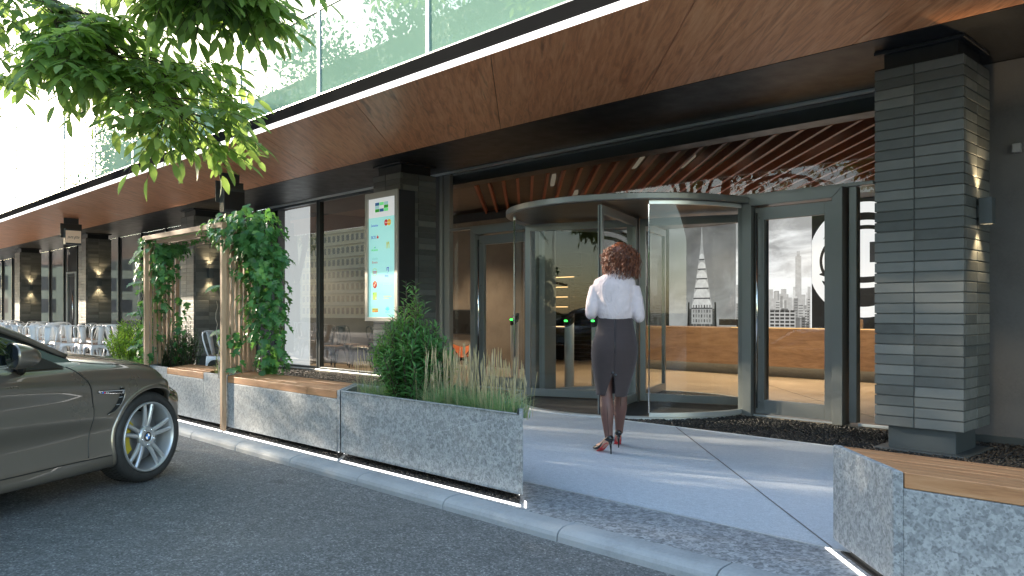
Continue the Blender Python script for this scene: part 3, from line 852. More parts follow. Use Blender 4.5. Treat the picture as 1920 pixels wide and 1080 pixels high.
build(mb, 'screen_slats', simple('dark bronze slats', (.05,.038,.028), .4, .5), sc_)
# cafe furniture inside the shop is added with the terrace chairs

def fill_spot(x, y, e, size=110):  # unseen spots added to brighten lobby and shop, no fixtures
    li = bpy.data.lights.new('lobby_fill_spot','SPOT'); li.energy = e; li.color = (1,.78,.52); li.spot_size = R(size); li.spot_blend = .6; li.shadow_soft_size = .08
    o = bpy.data.objects.new('lobby_fill_spot', li); COL.objects.link(o); o.location = (x,y,3.27)
for x, y, e in ((-9.2,12.4,520),(-6.8,12.4,520),(-4.4,12.4,520),(-9.5,15.0,150),(-7.4,15.0,150),(-5.4,15.0,150),(-12.6,10.0,420),(-14.8,9.6,420),(-7.5,10.6,160)): fill_spot(x,y,e)
# ------------------------------------------------------------------ stone planters with timber benches
M['granite'] = granite('speckled grey granite', (.185,.20,.208), (.285,.302,.31), (.42,.44,.448), 1.0, .02)
M['bench_wood'] = wood('timber bench', (.24,.10,.042), (.46,.225,.10), (.58,.33,.17), (1,11,11), (0,0,0), .5, 1.7)
M['soil'] = simple('dark planting soil', (.03,.022,.015), .95, 0, .4, 25, .8, 60)
PY0, PD = 3.48, .46
def shear(xa): return Matrix(((1,-1,0,xa),(0,1,0,PY0),(0,0,1,0),(0,0,0,1)))
def planter(name, label, xa, xb, zt, benches, ends=''):
    L = xb - xa; S = shear(xa); w = .045; zb = .055
    t = thing(name, label, 'planter', (xa, PY0, 0))
    mb = MB()
    zn = zt - .07
    mb.box(0,w,0,PD,zb,zt,0,S); mb.box(L-w,L,0,PD,zb,zt,0,S)
    mb.box(w,L-w,w,PD-w,zb,zb+.05,0,S)
    cuts = sorted(benches); u = w
    for a, b in cuts + [(L-w, None)]:
        a2 = max(a, w)
        if a2 - u > .01:
            mb.box(u,a2,0,w,zb,zt,0,S); mb.box(u,a2,PD-w,PD,zb,zt,0,S)
        if b is not None:
            b2 = min(b, L-w)
            mb.box(a2,b2,0,w,zb,zn,0,S); mb.box(a2,b2,PD-w,PD,zb,zn,0,S)
            u = b2
    bm_ = bmesh.new()
    body = build(mb, 'planter_body', M['granite'], t)
    bm_.from_mesh(body.data); bmesh.ops.remove_doubles(bm_, verts=bm_.verts, dist=1e-4)
    # drop the faces two abutting blocks share, so the walls read as one cast piece
    seen = {}
    for f in list(bm_.faces):
        seen.setdefault(tuple(sorted(v.index for v in f.verts)), []).append(f)
    dead = [f for fs in seen.values() if len(fs) > 1 for f in fs]
    bmesh.ops.delete(bm_, geom=dead, context='FACES_ONLY')
    bm_.to_mesh(body.data); bm_.free()
    b = body.modifiers.new('bevel','BEVEL'); b.width = .006; b.segments = 2; b.limit_method = 'ANGLE'; b.angle_limit = R(40)
    mb = MB(); mb.box(w+.002,L-w-.002,w+.002,PD-w-.002,.12,zt-.075,0,S); build(mb, 'planter_soil', M['soil'], t)
    for a, b in cuts:
        mb = MB(); a2, b2 = max(a,w)+.004, min(b,L-w)-.004
        n = 7; pw = PD/n
        for i in range(n):
            z0 = zn+.002
            x = a2
            # two or three boards end to end
            brk = [a2] + sorted(rnd.uniform(a2+.5,b2-.4) for _ in range(1 if b2-a2 > 1.2 else 0)) + [b2]
            for p, q in zip(brk[:-1], brk[1:]):
                mb.box(p+.001,q-.001,i*pw+(.0 if i==0 else .003),(i+1)*pw-.003,z0,zt-.002+rnd.uniform(-.0015,.0015),0,S)
        build(mb, 'bench_top', M['bench_wood'], t, bevel=.004)
    mb = MB(); mb.box(.02,L-.02,-.055,-.027,.001,.006,0,S); mb.box(.03,.036,.02,PD-.05,.046,.052,0,S); mb.box(L-.036,L-.03,.02,PD-.05,.046,.052,0,S)
    if 'l' in ends: mb.box(-.04,-.014,-.05,PD,.001,.006,0,S)
    if 'r' in ends: mb.box(L+.012,L+.03,-.05,.06,.001,.006,0,S)
    build(mb, 'underlight', M['led_under'], t)
    g = pebbles('pebble_bed', [(0.03,L-.03,.0,.16,1)], int(1500*L/2.1), (.007,.014), .010, None, int(xa*10)&255)
    # pebbles laid out in the planter's own slanted frame
    me = g.data
    for v in me.vertices:
        p = S @ Vector(v.co); v.co = WM[t.name].inverted() @ p
    g.parent = t; g['kind'] = 'stuff'
    mb = MB(); mb.box(.03,L-.03,.0,PD-.02,.002,.010,0,S); mb.box(.06,L-.06,.17,PD-.05,.010,.055,0,S); build(mb, 'planter_foot', M['black'], t)
    return t
ZP = .555
planter('planter', 'grey granite planter holding the tall green shrub and straw-coloured grass', -5.585, -3.50, ZP, [], 'r')
planter('bench_planter', 'grey granite bench block with one full-length timber seat, right of the ivy arch', -7.72, -5.60, ZP, [(.0,2.2)])
planter('bench_planter', 'grey granite planter with a short timber seat under the ivy arch', -9.87, -7.735, ZP, [(.62,1.62)])
planter('planter', 'grey granite planter of bright green shrubs behind the car bonnet', -12.02, -9.885, ZP, [])
planter('bench_planter', 'grey granite planter with grooved timber seat in the bottom right corner', -1.295, 1.6, .53, [(.0,3.0)], 'l')

# ------------------------------------------------------------------ illuminated directory board on the second column
db = thing('directory_board', 'tall lit directory sign of company logos on the brick column', 'sign', (-9.87,7.15,1.05))
x0, x1, y0, y1, z0, z1 = -10.285, -9.455, 6.83, 7.155, 1.05, 2.97
mb = MB(); mb.box(x0,x1,y0+.03,y1,z0,z1); build(mb, 'sign_case', M['black'], db, bevel=.004)
mb = MB(); w = .07
mb.box(x0-.004,x0+w,y0,y0+.03,z0-.004,z1+.004); mb.box(x1-w,x1+.004,y0,y0+.03,z0-.004,z1+.004)
mb.box(x0+w,x1-w,y0,y0+.03,z1-.085,z1+.004); mb.box(x0+w,x1-w,y0,y0+.03,z0-.004,z0+.055)
build(mb, 'sign_frame', simple('champagne metal frame', (.36,.34,.30), .4, .5), db, bevel=.003)
sx0, sx1, sz0, sz1 = x0+w, x1-w, z0+.055, z1-.085
def screen_mat(nm, c, e):
    t = NT(nm); return t.fin(t.pr(c, .08, 0, None, .5, emit=c, estr=e))
SW = screen_mat('white glowing panel', lin('#dadada'), .55); ST = screen_mat('teal backlit panel', lin('#9ed8d2'), .62)
hz = sz1 - (sz1-sz0)*.16
mb = MB(); mb.quad((sx0,y0+.022,sz0),(sx1,y0+.022,sz0),(sx1,y0+.022,hz),(sx0,y0+.022,hz),0); mb.quad((sx0,y0+.022,hz),(sx1,y0+.022,hz),(sx1,y0+.022,sz1),(sx0,y0+.022,sz1),1)
scr = build(mb, 'sign_screen', [ST, SW], db)
YS = y0+.020
SCW, SCH = sx1-sx0, sz1-sz0
inks = {}
def ink(h):
    if h not in inks:
        t = NT('ink '+h); c = lin(h); inks[h] = t.fin(t.pr(c,.3,0,None,.3,emit=c,estr=.35))
    return inks[h]
def su(u): return sx0+u*SCW
def sv(v): return sz1-v*SCH
class Logo:
    def __init__(s): s.mb = MB(); s.mats = []
    def mi(s,h):
        if h not in s.mats: s.mats.append(h)
        return s.mats.index(h)
    def rect(s,u0,u1,v0,v1,h,dy=0): s.mb.quad((su(u0),YS-dy,sv(v1)),(su(u1),YS-dy,sv(v1)),(su(u1),YS-dy,sv(v0)),(su(u0),YS-dy,sv(v0)),s.mi(h))
    def disc(s,u,v,r,h,dy=0,r0=0,sx=1):
        n=24
        if r0: 
            vs=[];fs=[]
            for i in range(n+1):
                a=2*PI*i/n; vs += [(su(u)+r0*math.cos(a)*sx,YS-dy,sv(v)+r0*math.sin(a)),(su(u)+r*math.cos(a)*sx,YS-dy,sv(v)+r*math.sin(a))]
            s.mb.add(vs,[(2*i,2*i+1,2*i+3,2*i+2) for i in range(n)],s.mi(h))
        else: s.mb.add([(su(u)+r*math.cos(-2*PI*i/n)*sx,YS-dy,sv(v)+r*math.sin(2*PI*i/n)) for i in range(n)],[list(range(n))],s.mi(h))
    def poly(s,pts,h,dy=0): s.mb.add([(su(u),YS-dy,sv(v)) for u,v in pts],[list(range(len(pts)))],s.mi(h))
    def done(s,name='logo'): return build(s.mb,name,[ink(h) for h in s.mats],scr)
def text(txt, loc, size, mat, parent, rx=PI/2, rz=0, align='CENTER', shear=0, sx=1, name='lettering', extr=.0004, sp=1):
    cu = bpy.data.curves.new(name,'FONT'); cu.body = txt; cu.size = size; cu.align_x = align; cu.align_y = 'CENTER'; cu.shear = shear; cu.extrude = extr; cu.space_character = sp
    tmp = bpy.data.objects.new('tmp', cu); COL.objects.link(tmp)
    me = bpy.data.meshes.new_from_object(tmp.evaluated_get(bpy.context.evaluated_depsgraph_get()))
    bpy.data.objects.remove(tmp); bpy.data.curves.remove(cu)
    me.materials.clear(); me.materials.append(mat)
    o = bpy.data.objects.new(name, me); COL.objects.link(o); o.parent = parent
    Mi = WM[parent.name].inverted(); o.location = Mi @ Vector(loc); o.rotation_euler = (rx,0,rz); o.scale = (sx,1,1)
    WM[o.name] = Matrix.Translation(loc); return o
def stext(txt,u,v,wid,h,hexc,**k):
    o = text(txt,(su(u),YS-.001,sv(v)),h*SCH*1.35,ink(hexc),scr,**k)
    # squeeze to the measured width
    xs = [v.co.x for v in o.data.vertices]
    if xs and max(xs) > min(xs): o.scale[0] = wid*SCW/(max(xs)-min(xs))
    return o
l = Logo(); navy,lg,pt,gr = '#1f5f93','#74f08e','#a5cfd0','#1fa326'
grid = [[navy,lg,pt],[pt,None,gr],[gr,navy,lg]]
for j in range(3):
    for i in range(3):
        if grid[j][i]: l.rect(.25+.165*i,.25+.165*(i+1)-.01,.036+.027*j,.036+.027*(j+1)-.002,grid[j][i])
l.done()
stext('Deloitte',.23,.226,.27,.022,'#2a55c8')
l = Logo(); l.disc(.66,.212,.047,'#d8322c'); l.disc(.77,.212,.047,'#e8b62c',.0004); l.done(); stext('MasterCard',.715,.212,.2,.012,'#e6e6f0')
stext('BCR',.19,.326,.17,.028,'#2247b8'); l = Logo(); l.rect(.31,.38,.318,.336,'#d02a2a'); l.rect(.335,.35,.306,.318,'#d02a2a'); l.done()
l = Logo(); l.poly([(.19,.416),(.235,.402),(.235,.416)],'#3ccf3a'); l.poly([(.25,.416),(.28,.4),(.28,.416)],'#2a66c8'); l.done(); stext('Actavis',.23,.432,.24,.02,'#35d24a')
l = Logo()
for cu_ in (.695,.755):
    n=14; vs=[];fs=[]
    for i in range(n+1):
        a=PI*i/n; 
        for k in (.022,.036): vs.append((su(cu_)+k*math.cos(a)*.62,YS,sv(.428)+.0+(k+.012)*2.1*math.sin(a)))
    l.mb.add(vs,[(2*i,2*i+1,2*i+3,2*i+2) for i in range(n)],l.mi('#c9c22e'))
l.done()
l = Logo()
for i in range(9): l.rect(.14+.025*i,.15+.025*i,.505-(.012 if i in (2,6) else .005),.515,'#7fb9bd')
l.done(); stext('Ensis',.24,.537,.2,.021,'#b85a5a')
l = Logo(); l.disc(.235,.62,.06,'#b4c94a',0,.053); l.rect(.16,.31,.612,.619,'#b0416a',.0004); l.rect(.17,.30,.623,.63,'#b0416a',.0004); l.done()
l = Logo(); l.rect(.68,.705,.585,.612,'#3a2fb0'); l.rect(.705,.76,.583,.589,'#3a2fb0'); l.rect(.74,.76,.589,.622,'#3a2fb0'); l.rect(.69,.74,.63,.634,'#8a7ae0'); l.done(); stext('Billy',.68,.655,.13,.018,'#4a3fd0')
l = Logo(); l.disc(.24,.725,.055,'#b8302c'); l.disc(.22,.73,.018,'#e2b89a',.0004); l.disc(.265,.715,.014,'#e2b89a',.0004); l.disc(.24,.705,.012,'#e8a030',.0006); l.done()
stext('Schlumberger',.70,.725,.3,.018,'#b9b0ee')
l = Logo(); l.rect(.16,.31,.79,.853,'#b6f06a'); l.poly([(.26,.845),(.30,.845),(.285,.822)],'#f2fff0',.0004); l.poly([(.17,.795),(.22,.795),(.17,.812)],'#52d832',.0004); l.done()
stext('TELEVIZIUNEA',.71,.826,.3,.012,'#f2c79a'); stext('LOCALA',.66,.843,.18,.012,'#f0b090')
l = Logo(); l.rect(.14,.36,.925,.945,'#c9c05a'); l.rect(.14,.36,.945,.957,'#e0a83a'); l.rect(.23,.35,.944,.953,'#d86a3a',.0004); l.done(); stext('ROYAL',.25,.935,.2,.011,'#a08a40')
l = Logo()
for a in (-60,-30,0,30,60):
    c, s = math.cos(R(90+a)), math.sin(R(90+a)); r_=.075
    l.mb.add([(su(.71),YS,sv(.945)),(su(.71)+.55*r_*math.cos(R(102+a)),YS,sv(.945)+.55*r_*math.sin(R(102+a))),(su(.71)+r_*c,YS,sv(.945)+r_*s),(su(.71)+.55*r_*math.cos(R(78+a)),YS,sv(.945)+.55*r_*math.sin(R(78+a)))],[(0,3,2,1)],l.mi('#4fe3f2'))
l.done(); stext('IATA',.71,.957,.16,.014,'#5ce0ee')

# ------------------------------------------------------------------ blade signs hanging from the soffit
def blade(xs, label, writing):
    t = thing('hanging_sign', label, 'sign', (xs,5.8,2.8))
    mb = MB()
    # stepped back plate
    mb.box(xs-.03,xs,5.66,5.99,3.34,3.479); mb.box(xs-.03,xs,5.585,6.06,2.99,3.339)
    build(mb, 'sign_plate', M['steel_dark'], t, bevel=.003)
    mb = MB(); mb.box(xs+.001,xs+.17,5.645,6.0,2.82,3.21); build(mb, 'sign_box', M['steel_dark'], t, bevel=.004)
    mb = MB(); mb.box(xs+.171,xs+.176,5.655,5.995,2.86,3.16)
    if writing:
        f = build(mb, 'sign_face', screen_mat('cream sign face', (.78,.64,.48), .16), t)
        text('pure gitte', (xs+.178,5.825,3.005), .105, simple('ink brown', (.06,.045,.04), .6), f, rx=PI/2, rz=PI/2, shear=.35, sx=.62)
    else:
        build(mb, 'sign_face', M['black'], t)
    return t
blade(-12.75, 'plain dark hanging sign above the right end of the ivy arch', False)
blade(-21.6, 'dark hanging sign with a cream panel of handwriting', True)

# ------------------------------------------------------------------ wall lamps on the columns
def wall_lamp(xr, label):
    t = thing('wall_lamp', label, 'lamp', (xr,7.525,1.93), 0, 'up and down wall lamps on the brick columns')
    mb = MB(); y = 7.525; z0, z1 = 1.93, 2.15
    xa, xb, ya, yb = xr+.025, xr+.125, y-.05, y+.05
    mb.box(xa,xa+.006,ya,yb,z0,z1); mb.box(xb-.006,xb,ya,yb,z0,z1); mb.box(xa+.006,xb-.006,ya,ya+.006,z0,z1); mb.box(xa+.006,xb-.006,yb-.006,yb,z0,z1)
    mb.box(xr+.001,xa,y-.02,y+.02,z0+.06,z1-.06)
    build(mb, 'lamp_body', M['steel_dark'], t, bevel=.0015)
    mb = MB(); mb.box(xa+.007,xb-.007,ya+.007,yb-.007,z0+.012,z0+.016); mb.box(xa+.007,xb-.007,ya+.007,yb-.007,z1-.016,z1-.012)
    build(mb, 'lamp_lens', emitter('warm lens', (1,.75,.45), 14), t)
    for up in (0,1):
        li = bpy.data.lights.new('lamp_beam','SPOT'); li.energy = 42; li.color = (1,.74,.42); li.spot_size = R(84); li.spot_blend = .75; li.shadow_soft_size = .02
        o = bpy.data.objects.new('lamp_beam', li); COL.objects.link(o); o.parent = t
        o.location = (.065, 0, (.235 if up else -.012)); o.rotation_euler = (PI if up else 0, 0, 0)
for xr, lb in ((-2.11,'small grey wall lamp on the large brick column at the right'),(-17.54,'lit dark wall lamp on the column seen through the ivy arch'),(-25.2,'lit dark wall lamp on the brick column beside the handwritten sign'),(-32.85,'lit dark wall lamp on the farthest brick column at the left')):
    wall_lamp(xr, lb)

# ------------------------------------------------------------------ timber arch over the short seat
M['pale_wood'] = wood('weathered arch timber', (.26,.15,.085), (.42,.27,.165), (.54,.38,.25), (12,12,1), (0,0,0), .6, 1.5, 0, False)
M['pale_wood_x'] = wood('weathered arch beam', (.22,.125,.07), (.36,.225,.135), (.48,.33,.21), (1,12,12), (0,0,0), .6, 1.5, 0, False)
arch = thing('timber_arch', 'slatted timber arch wrapped in ivy above the planters', 'arch', (-8.7,3.7,0))
AL, AR = -9.80, -7.70
for xc, nm in ((AL,'side_screen'),(AR,'side_screen')):
    mb = MB()
    mb.box(xc-.025,xc+.025,3.425,3.470,.01,2.03)
    for i in range(7):
        y = 3.50 + i*.075; x = xc - (i+1)*.06
        mb.box(x-.02,x+.02,y,y+.03,.56,1.985)
    mb.box(xc-.02-.48,xc+.02-.48,3.98,4.02,.01,2.0)
    build(mb, nm, M['pale_wood'], arch, bevel=.003)
mb = MB(); mb.box(AL-.05,AR+.03,3.42,3.475,2.032,2.085)
build(mb, 'beam', M['pale_wood_x'], arch, bevel=.003)
mb = MB()
for i in range(6):
    y = 3.50+i*.085; mb.box(AL-.04-i*.07,AR-i*.07,y,y+.035,1.99,2.035)
build(mb, 'roof_slats', M['pale_wood_x'], arch, bevel=.002)
# ------------------------------------------------------------------ plants
M['leaf_shrub'] = leaf_mat('willow shrub leaf', (0.057,0.162,0.061), (0.095,0.257,0.076), (0.162,0.380,0.104), .35)
M['leaf_bright'] = leaf_mat('bright feathery leaf', (0.094,0.213,0.027), (0.163,0.325,0.037), (0.263,0.450,0.062), .45)
M['leaf_dark'] = leaf_mat('dark conifer leaf', (0.031,0.085,0.034), (0.051,0.128,0.044), (0.085,0.187,0.060), .25)
M['leaf_yew'] = leaf_mat('yellow green conifer leaf', (0.060,0.143,0.033), (0.120,0.240,0.045), (0.300,0.420,0.075), .35)
M['leaf_ivy'] = leaf_mat('ivy leaf', (.026,.10,.035), (.06,.21,.06), (.15,.36,.10), .3, .36)
M['leaf_tree'] = leaf_mat('ash leaflet', (.10,.19,.065), (.19,.33,.10), (.31,.48,.17), .58, .4)
M['leaf_far'] = leaf_mat('street tree leaf', (.03,.075,.018), (.05,.11,.025), (.09,.16,.04), .35)
M['blade'] = leaf_mat('blue green grass blade', (0.150,0.285,0.150), (0.240,0.405,0.210), (0.360,0.525,0.285), .3)
M['straw'] = leaf_mat('dry straw stalk', (0.390,0.325,0.182), (0.546,0.468,0.286), (0.676,0.598,0.403), .2)
M['vine'] = simple('pale grey vine', (.36,.32,.27), .8, 0, .25, 20, .3, 80)
M['bark'] = simple('grey brown bark', (.075,.06,.045), .9, 0, .4, 7, .8, 30)
M['twig'] = simple('brown twig', (.07,.05,.035), .8, 0, .3, 10)

def rdir(r):
    z = r.uniform(-1,1); a = r.uniform(0,2*PI); q = math.sqrt(1-z*z); return Vector((q*math.cos(a), q*math.sin(a), z))
def leaf(mb, p, d, n, L, W, fold=.25, droop=.2, shape='lance'):
    """one leaf: a folded, drooping strip along d with face normal n"""
    d = d.normalized(); s = d.cross(n)
    if s.length < 1e-4: s = d.orthogonal()
    s.normalize(); n = s.cross(d).normalized()
    if shape == 'lance': prof = [(0,.06),(.35,1),(.7,.7),(1,.0)]
    elif shape == 'oval': prof = [(0,.1),(.25,.85),(.55,1),(.82,.55),(1,0)]
    elif shape == 'strip': prof = [(0,.9),(.5,1),(1,.05)]
    vs = []; fs = []
    for t, w in prof:
        c = p + d*(L*t) - n*(droop*L*t*t)
        h = w*W*.5
        vs += [c + s*h + n*(h*fold), c, c - s*h + n*(h*fold)]
    k = len(prof)
    for i in range(k-1):
        a = 3*i; b = a+3
        fs += [(a,a+1,b+1,b),(a+1,a+2,b+2,b+1)]
    mb.add(vs, fs, 0, True)
IVY = [(0,0),(.16,-.28),(.40,-.34),(.46,-.12),(.72,-.30),(.70,-.09),(1,0),(.70,.09),(.72,.30),(.46,.12),(.40,.34),(.16,.28)]
def ivyleaf(mb, p, d, n, L):
    d = d.normalized(); s = d.cross(n)
    if s.length < 1e-4: s = d.orthogonal()
    s.normalize(); n = s.cross(d).normalized()
    def P(x,y): return p + d*(L*x) + s*(L*y*1.25) + n*(L*(abs(y)*.35 - .28*x*x))
    c = P(.42,0)
    vs = [P(x,y) for x,y in IVY] + [c]
    k = len(IVY); fs = [(i,(i+1)%k,k) for i in range(k)]
    mb.add(vs, fs, 0, True)

# --- tall willow-leaved shrub in the granite planter
def willow_shrub():
    r = random.Random(5); base = Vector((-4.985,3.74,.44))
    t = thing('shrub', 'tall bushy green shrub with narrow leaves beside the directory board', 'shrub', base)
    st = MB(); lf = MB()
    H = .95
    stems = []
    for i in range(150):
        a = r.uniform(0,2*PI); q = math.sqrt(r.random()); k = 1-q
        h = H*(.42+.58*k**.8)*r.uniform(.82,1.06)
        rad = .40*q
        if i < 5: h = H*r.uniform(.9,1.06); rad = r.uniform(0,.07)
        top = base + Vector((rad*math.cos(a)*1.0, rad*math.sin(a)*.72, h))
        mid = base + Vector((rad*.62*math.cos(a), rad*.5*math.sin(a), h*.5))
        b0 = base + Vector((rad*.25*math.cos(a), rad*.25*math.sin(a), 0))
        pts = []
        for s in range(9):
            u = s/8; pts.append((b0*(1-u)**2 + mid*2*u*(1-u) + top*u*u) + rdir(r)*.004)
        stems.append(pts)
    for pts in stems:
        st.tube(pts, [.006*(1-.7*i/8) for i in range(9)], 4)
        tot = 44
        for j in range(tot):
            u = .14 + .86*(j/tot); f = u*8; i = min(7,int(f)); p = pts[i].lerp(pts[i+1], f-i)
            ax = (pts[i+1]-pts[i]).normalized()
            ang = j*2.4 + r.uniform(-.4,.4)
            o = ax.orthogonal().normalized(); o2 = ax.cross(o)
            side = o*math.cos(ang)+o2*math.sin(ang)
            up = .75 if u > .85 else .35
            d = (side + ax*(up+r.uniform(-.1,.4)) + Vector((0,0,.15))).normalized()
            L = r.uniform(.060,.095)*(1 if u < .93 else .7)
            leaf(lf, p + side*.004, d, ax + Vector((0,0,.4)), L, L*.23, .3, r.uniform(.15,.5))
    build(st, 'stems', M['twig'], t); build(lf, 'foliage', M['leaf_shrub'], t)
willow_shrub()

# --- grass tufts with straw seed stalks
def grass_tuft(cx, cy, z, rad, nb, ns, label, hb=.27, hs=.42, seed=1, lean=(0,0)):
    r = random.Random(seed); t = thing('grass_tuft', label, 'grass', (cx,cy,z), 0, 'ornamental grass in the planters' if ns else 'low grass in the planters')
    lf = MB()
    for i in range(nb):
        a = r.uniform(0,2*PI); q = math.sqrt(r.random())*rad*.55
        p = Vector((cx+q*math.cos(a), cy+q*math.sin(a)*.8, z))
        a2 = a + r.uniform(-.7,.7); out = Vector((math.cos(a2), math.sin(a2)*.85, 0))
        H = hb*r.uniform(.55,1.1); sp = r.uniform(.15,.95)*rad
        w = r.uniform(.0025,.0045); s = out.cross(Vector((0,0,1))).normalized()
        vs = []; n = 5
        for k in range(n+1):
            u = k/n
            c = p + out*(sp*u**1.5) + Vector((0,0,H*(u - .38*u*u*(sp/rad)))) + Vector((lean[0],lean[1],0))*u*u
            ww = w*(1-u*.92)
            vs += [c-s*ww, c+s*ww]
        lf.add(vs, [(2*k,2*k+1,2*k+3,2*k+2) for k in range(n)], 0, True)
    build(lf, 'blades', M['blade'], t)
    if ns:
        sk = MB()
        for i in range(ns):
            a = r.uniform(0,2*PI); q = math.sqrt(r.random())*rad*.85
            p = Vector((cx+q*math.cos(a), cy+q*math.sin(a)*.8, z)); H = hs*r.uniform(.55,1.12)
            tip = p + Vector((r.uniform(-.05,.05), r.uniform(-.04,.04), H))
            m = p.lerp(tip,.5) + rdir(r)*.006
            sk.tube([p, m, tip.lerp(m,.45), tip.lerp(m,.2), tip], [.0012,.0012,.0016,.0034,.0008], 4, 0, False)
        build(sk, 'seed_stalks', M['straw'], t)
    return t
zs = .47
grass_tuft(-5.42,3.74,zs,.27,340,36,'straw-tipped grass at the left end of the shrub planter',.22,.42,11)
grass_tuft(-4.55,3.70,zs,.27,560,80,'straw-tipped grass tuft touching the right side of the tall shrub',.26,.46,12)
grass_tuft(-4.22,3.71,zs,.27,600,84,'straw-tipped grass tuft in the middle of the planter, right of the shrub',.25,.45,13)
grass_tuft(-3.93,3.70,zs,.25,560,72,'straw-tipped grass tuft at the right end of the shrub planter',.23,.40,14)
grass_tuft(-3.88,3.86,zs,.12,40,9,'sparse thin grass clump in the back right corner of the planter',.16,.34,15)

# --- feathery and conifer shrubs further along
def feathery(name, label, cx, cy, z, rx, ry, h, n, mat, L, seed, up=.8, wf=.3, group=None):
    r = random.Random(seed); t = thing(name, label, 'shrub', (cx,cy,z), 0, group)
    st = MB(); lf = MB()
    for i in range(n):
        a = r.uniform(0,2*PI); q = math.sqrt(r.random())
        hh = h*(1-.45*q*q)*r.uniform(.75,1.08)
        b0 = Vector((cx+q*rx*.5*math.cos(a), cy+q*ry*.5*math.sin(a), z)); tp = Vector((cx+q*rx*math.cos(a), cy+q*ry*math.sin(a), z+hh))
        st.tube([b0, b0.lerp(tp,.5)+rdir(r)*.02, tp], [.004,.003,.0015], 4, 0, False)
        for j in range(26):
            u = .12+.88*j/26; p = b0.lerp(tp,u); ang = j*2.4; side = Vector((math.cos(ang), math.sin(ang), 0))
            d = side + Vector((0,0,up+r.uniform(-.3,.5)))
            leaf(lf, p, d, Vector((0,0,1))+side*.3, L*r.uniform(.6,1.15), L*wf, .25, .25, 'lance')
    build(st, 'stems', M['twig'], t); build(lf, 'foliage', mat, t)
feathery('shrub', 'bright green feathery shrub behind the car bonnet', -11.35,3.80,.45,.62,.30,.62,100,M['leaf_bright'],.075,21,1.1,.28)
feathery('shrub', 'dark green conifer shrub at the foot of the left ivy column', -9.78,3.9,.45,.24,.22,.62,75,M['leaf_dark'],.055,22,1.0,.22)
feathery('shrub', 'yellow-tipped conifer shrub right of the short timber seat', -8.42,3.86,.45,.21,.18,.55,70,M['leaf_yew'],.05,23,.8,.25)
feathery('shrub', 'low dark conifer beside the left post of the arch', -10.15,3.72,.45,.22,.18,.42,46,M['leaf_dark'],.05,24,.9,.24)
grass_tuft(-10.45,3.66,zs,.24,220,0,'low grass below the bright green shrub at the left arch post',.2,0,16)
grass_tuft(-8.22,3.70,zs,.15,150,0,'small grass clump against the right arch post',.24,0,17)
grass_tuft(-11.2,3.60,zs,.22,160,0,'low grass spilling over the planter behind the bonnet',.18,0,18)

# --- ivy on the arch
def ivy(label, xc, seed, cloud, nleaf, nst, stray):
    r = random.Random(seed); t = thing('ivy', label, 'climbing plant', (xc,3.7,.5), 0, None)
    st = MB(); lf = MB()
    def screen(u): return Vector((xc-.08-u*.42, 3.46+u*.5, 0))
    for i in range(nst):
        u = r.random(); p = screen(u) + Vector((r.uniform(-.05,.07), r.uniform(-.05,.03), .52)); pts = [p.copy()]
        x, y = p.x, p.y; ph = r.uniform(0,6); k = r.uniform(4,9)
        zmax = r.uniform(1.2,2.0)
        z = .52
        while z < zmax:
            z += .06; x += r.uniform(-.022,.022); y += r.uniform(-.018,.018)
            pts.append(Vector((x+.012*math.sin(ph+k*z), y, z)))
        st.tube(pts, [max(.0025,.0055*(1-.5*j/len(pts))) for j in range(len(pts))], 5, 0, False)
    build(st, 'vines', M['vine'], t)
    tw = 0
    for (cx,cy,cz,rx,ry,rz,wt) in cloud: tw += wt
    for (cx,cy,cz,rx,ry,rz,wt) in cloud:
        for i in range(int(nleaf*wt/tw)):
            v = rdir(r); q = r.random()**.45
            p = Vector((cx+v.x*rx*q, cy+v.y*ry*q, cz+v.z*rz*q))
            out = Vector((v.x, v.y, 0));
            if out.length < .05: out = Vector((1,-.3,0))
            out.normalize()
            n = (out*.75 + Vector((0,-.25,.7)) + rdir(r)*.35).normalized()
            d = (out*.5 + Vector((0,0,-.75)) + rdir(r)*.45)
            ivyleaf(lf, p, d, n, r.uniform(.06,.115))
    for (bx,by,bz,dx,dy,dz,L) in stray:
        p = Vector((bx,by,bz)); d = Vector((dx,dy,dz)).normalized(); pts = [p+d*(L*k/6)+Vector((0,0,-.05*(k/6)**2)) for k in range(7)]
        st2 = pts
        for k in range(1,7):
            for s in (-1,1):
                side = d.cross(Vector((0,0,1)))*s
                ivyleaf(lf, pts[k], side*.8+d*.5+Vector((0,0,-.5)), Vector((0,0,1))+side*.3+Vector((.2,-.4,0)), r.uniform(.055,.10))
    build(lf, 'foliage', M['leaf_ivy'], t)
    return t
AR_, AL_ = -7.70, -9.80
ivy('dense ivy with a domed top on the right side of the timber arch', AR_, 31,
    [(AR_-.04,3.72,2.02,.46,.36,.26,26),(AR_+.02,3.80,1.72,.36,.30,.32,17),(AR_+.04,3.85,1.35,.30,.26,.32,12),(AR_+.09,3.86,1.0,.28,.22,.3,8),(AR_-.3,3.6,2.07,.42,.22,.10,7),
     (AR_+.15,3.86,.68,.24,.16,.16,4),(AR_+.22,3.86,1.5,.14,.14,.8,5),(AR_-.02,3.55,.9,.12,.1,.3,1.5)], 1150, 26,
    [(AR_+.02,3.5,.62,.8,-.1,.2,.25),(AR_-.02,3.45,1.45,-.9,-.1,.1,.22),(AR_+.3,3.8,1.2,.9,0,-.2,.28),(AR_-.05,3.5,1.0,-.9,0,.1,.25),(AR_+.3,3.85,1.75,.9,.1,.0,.25),(AR_+.35,3.85,.85,.9,0,-.3,.22)])
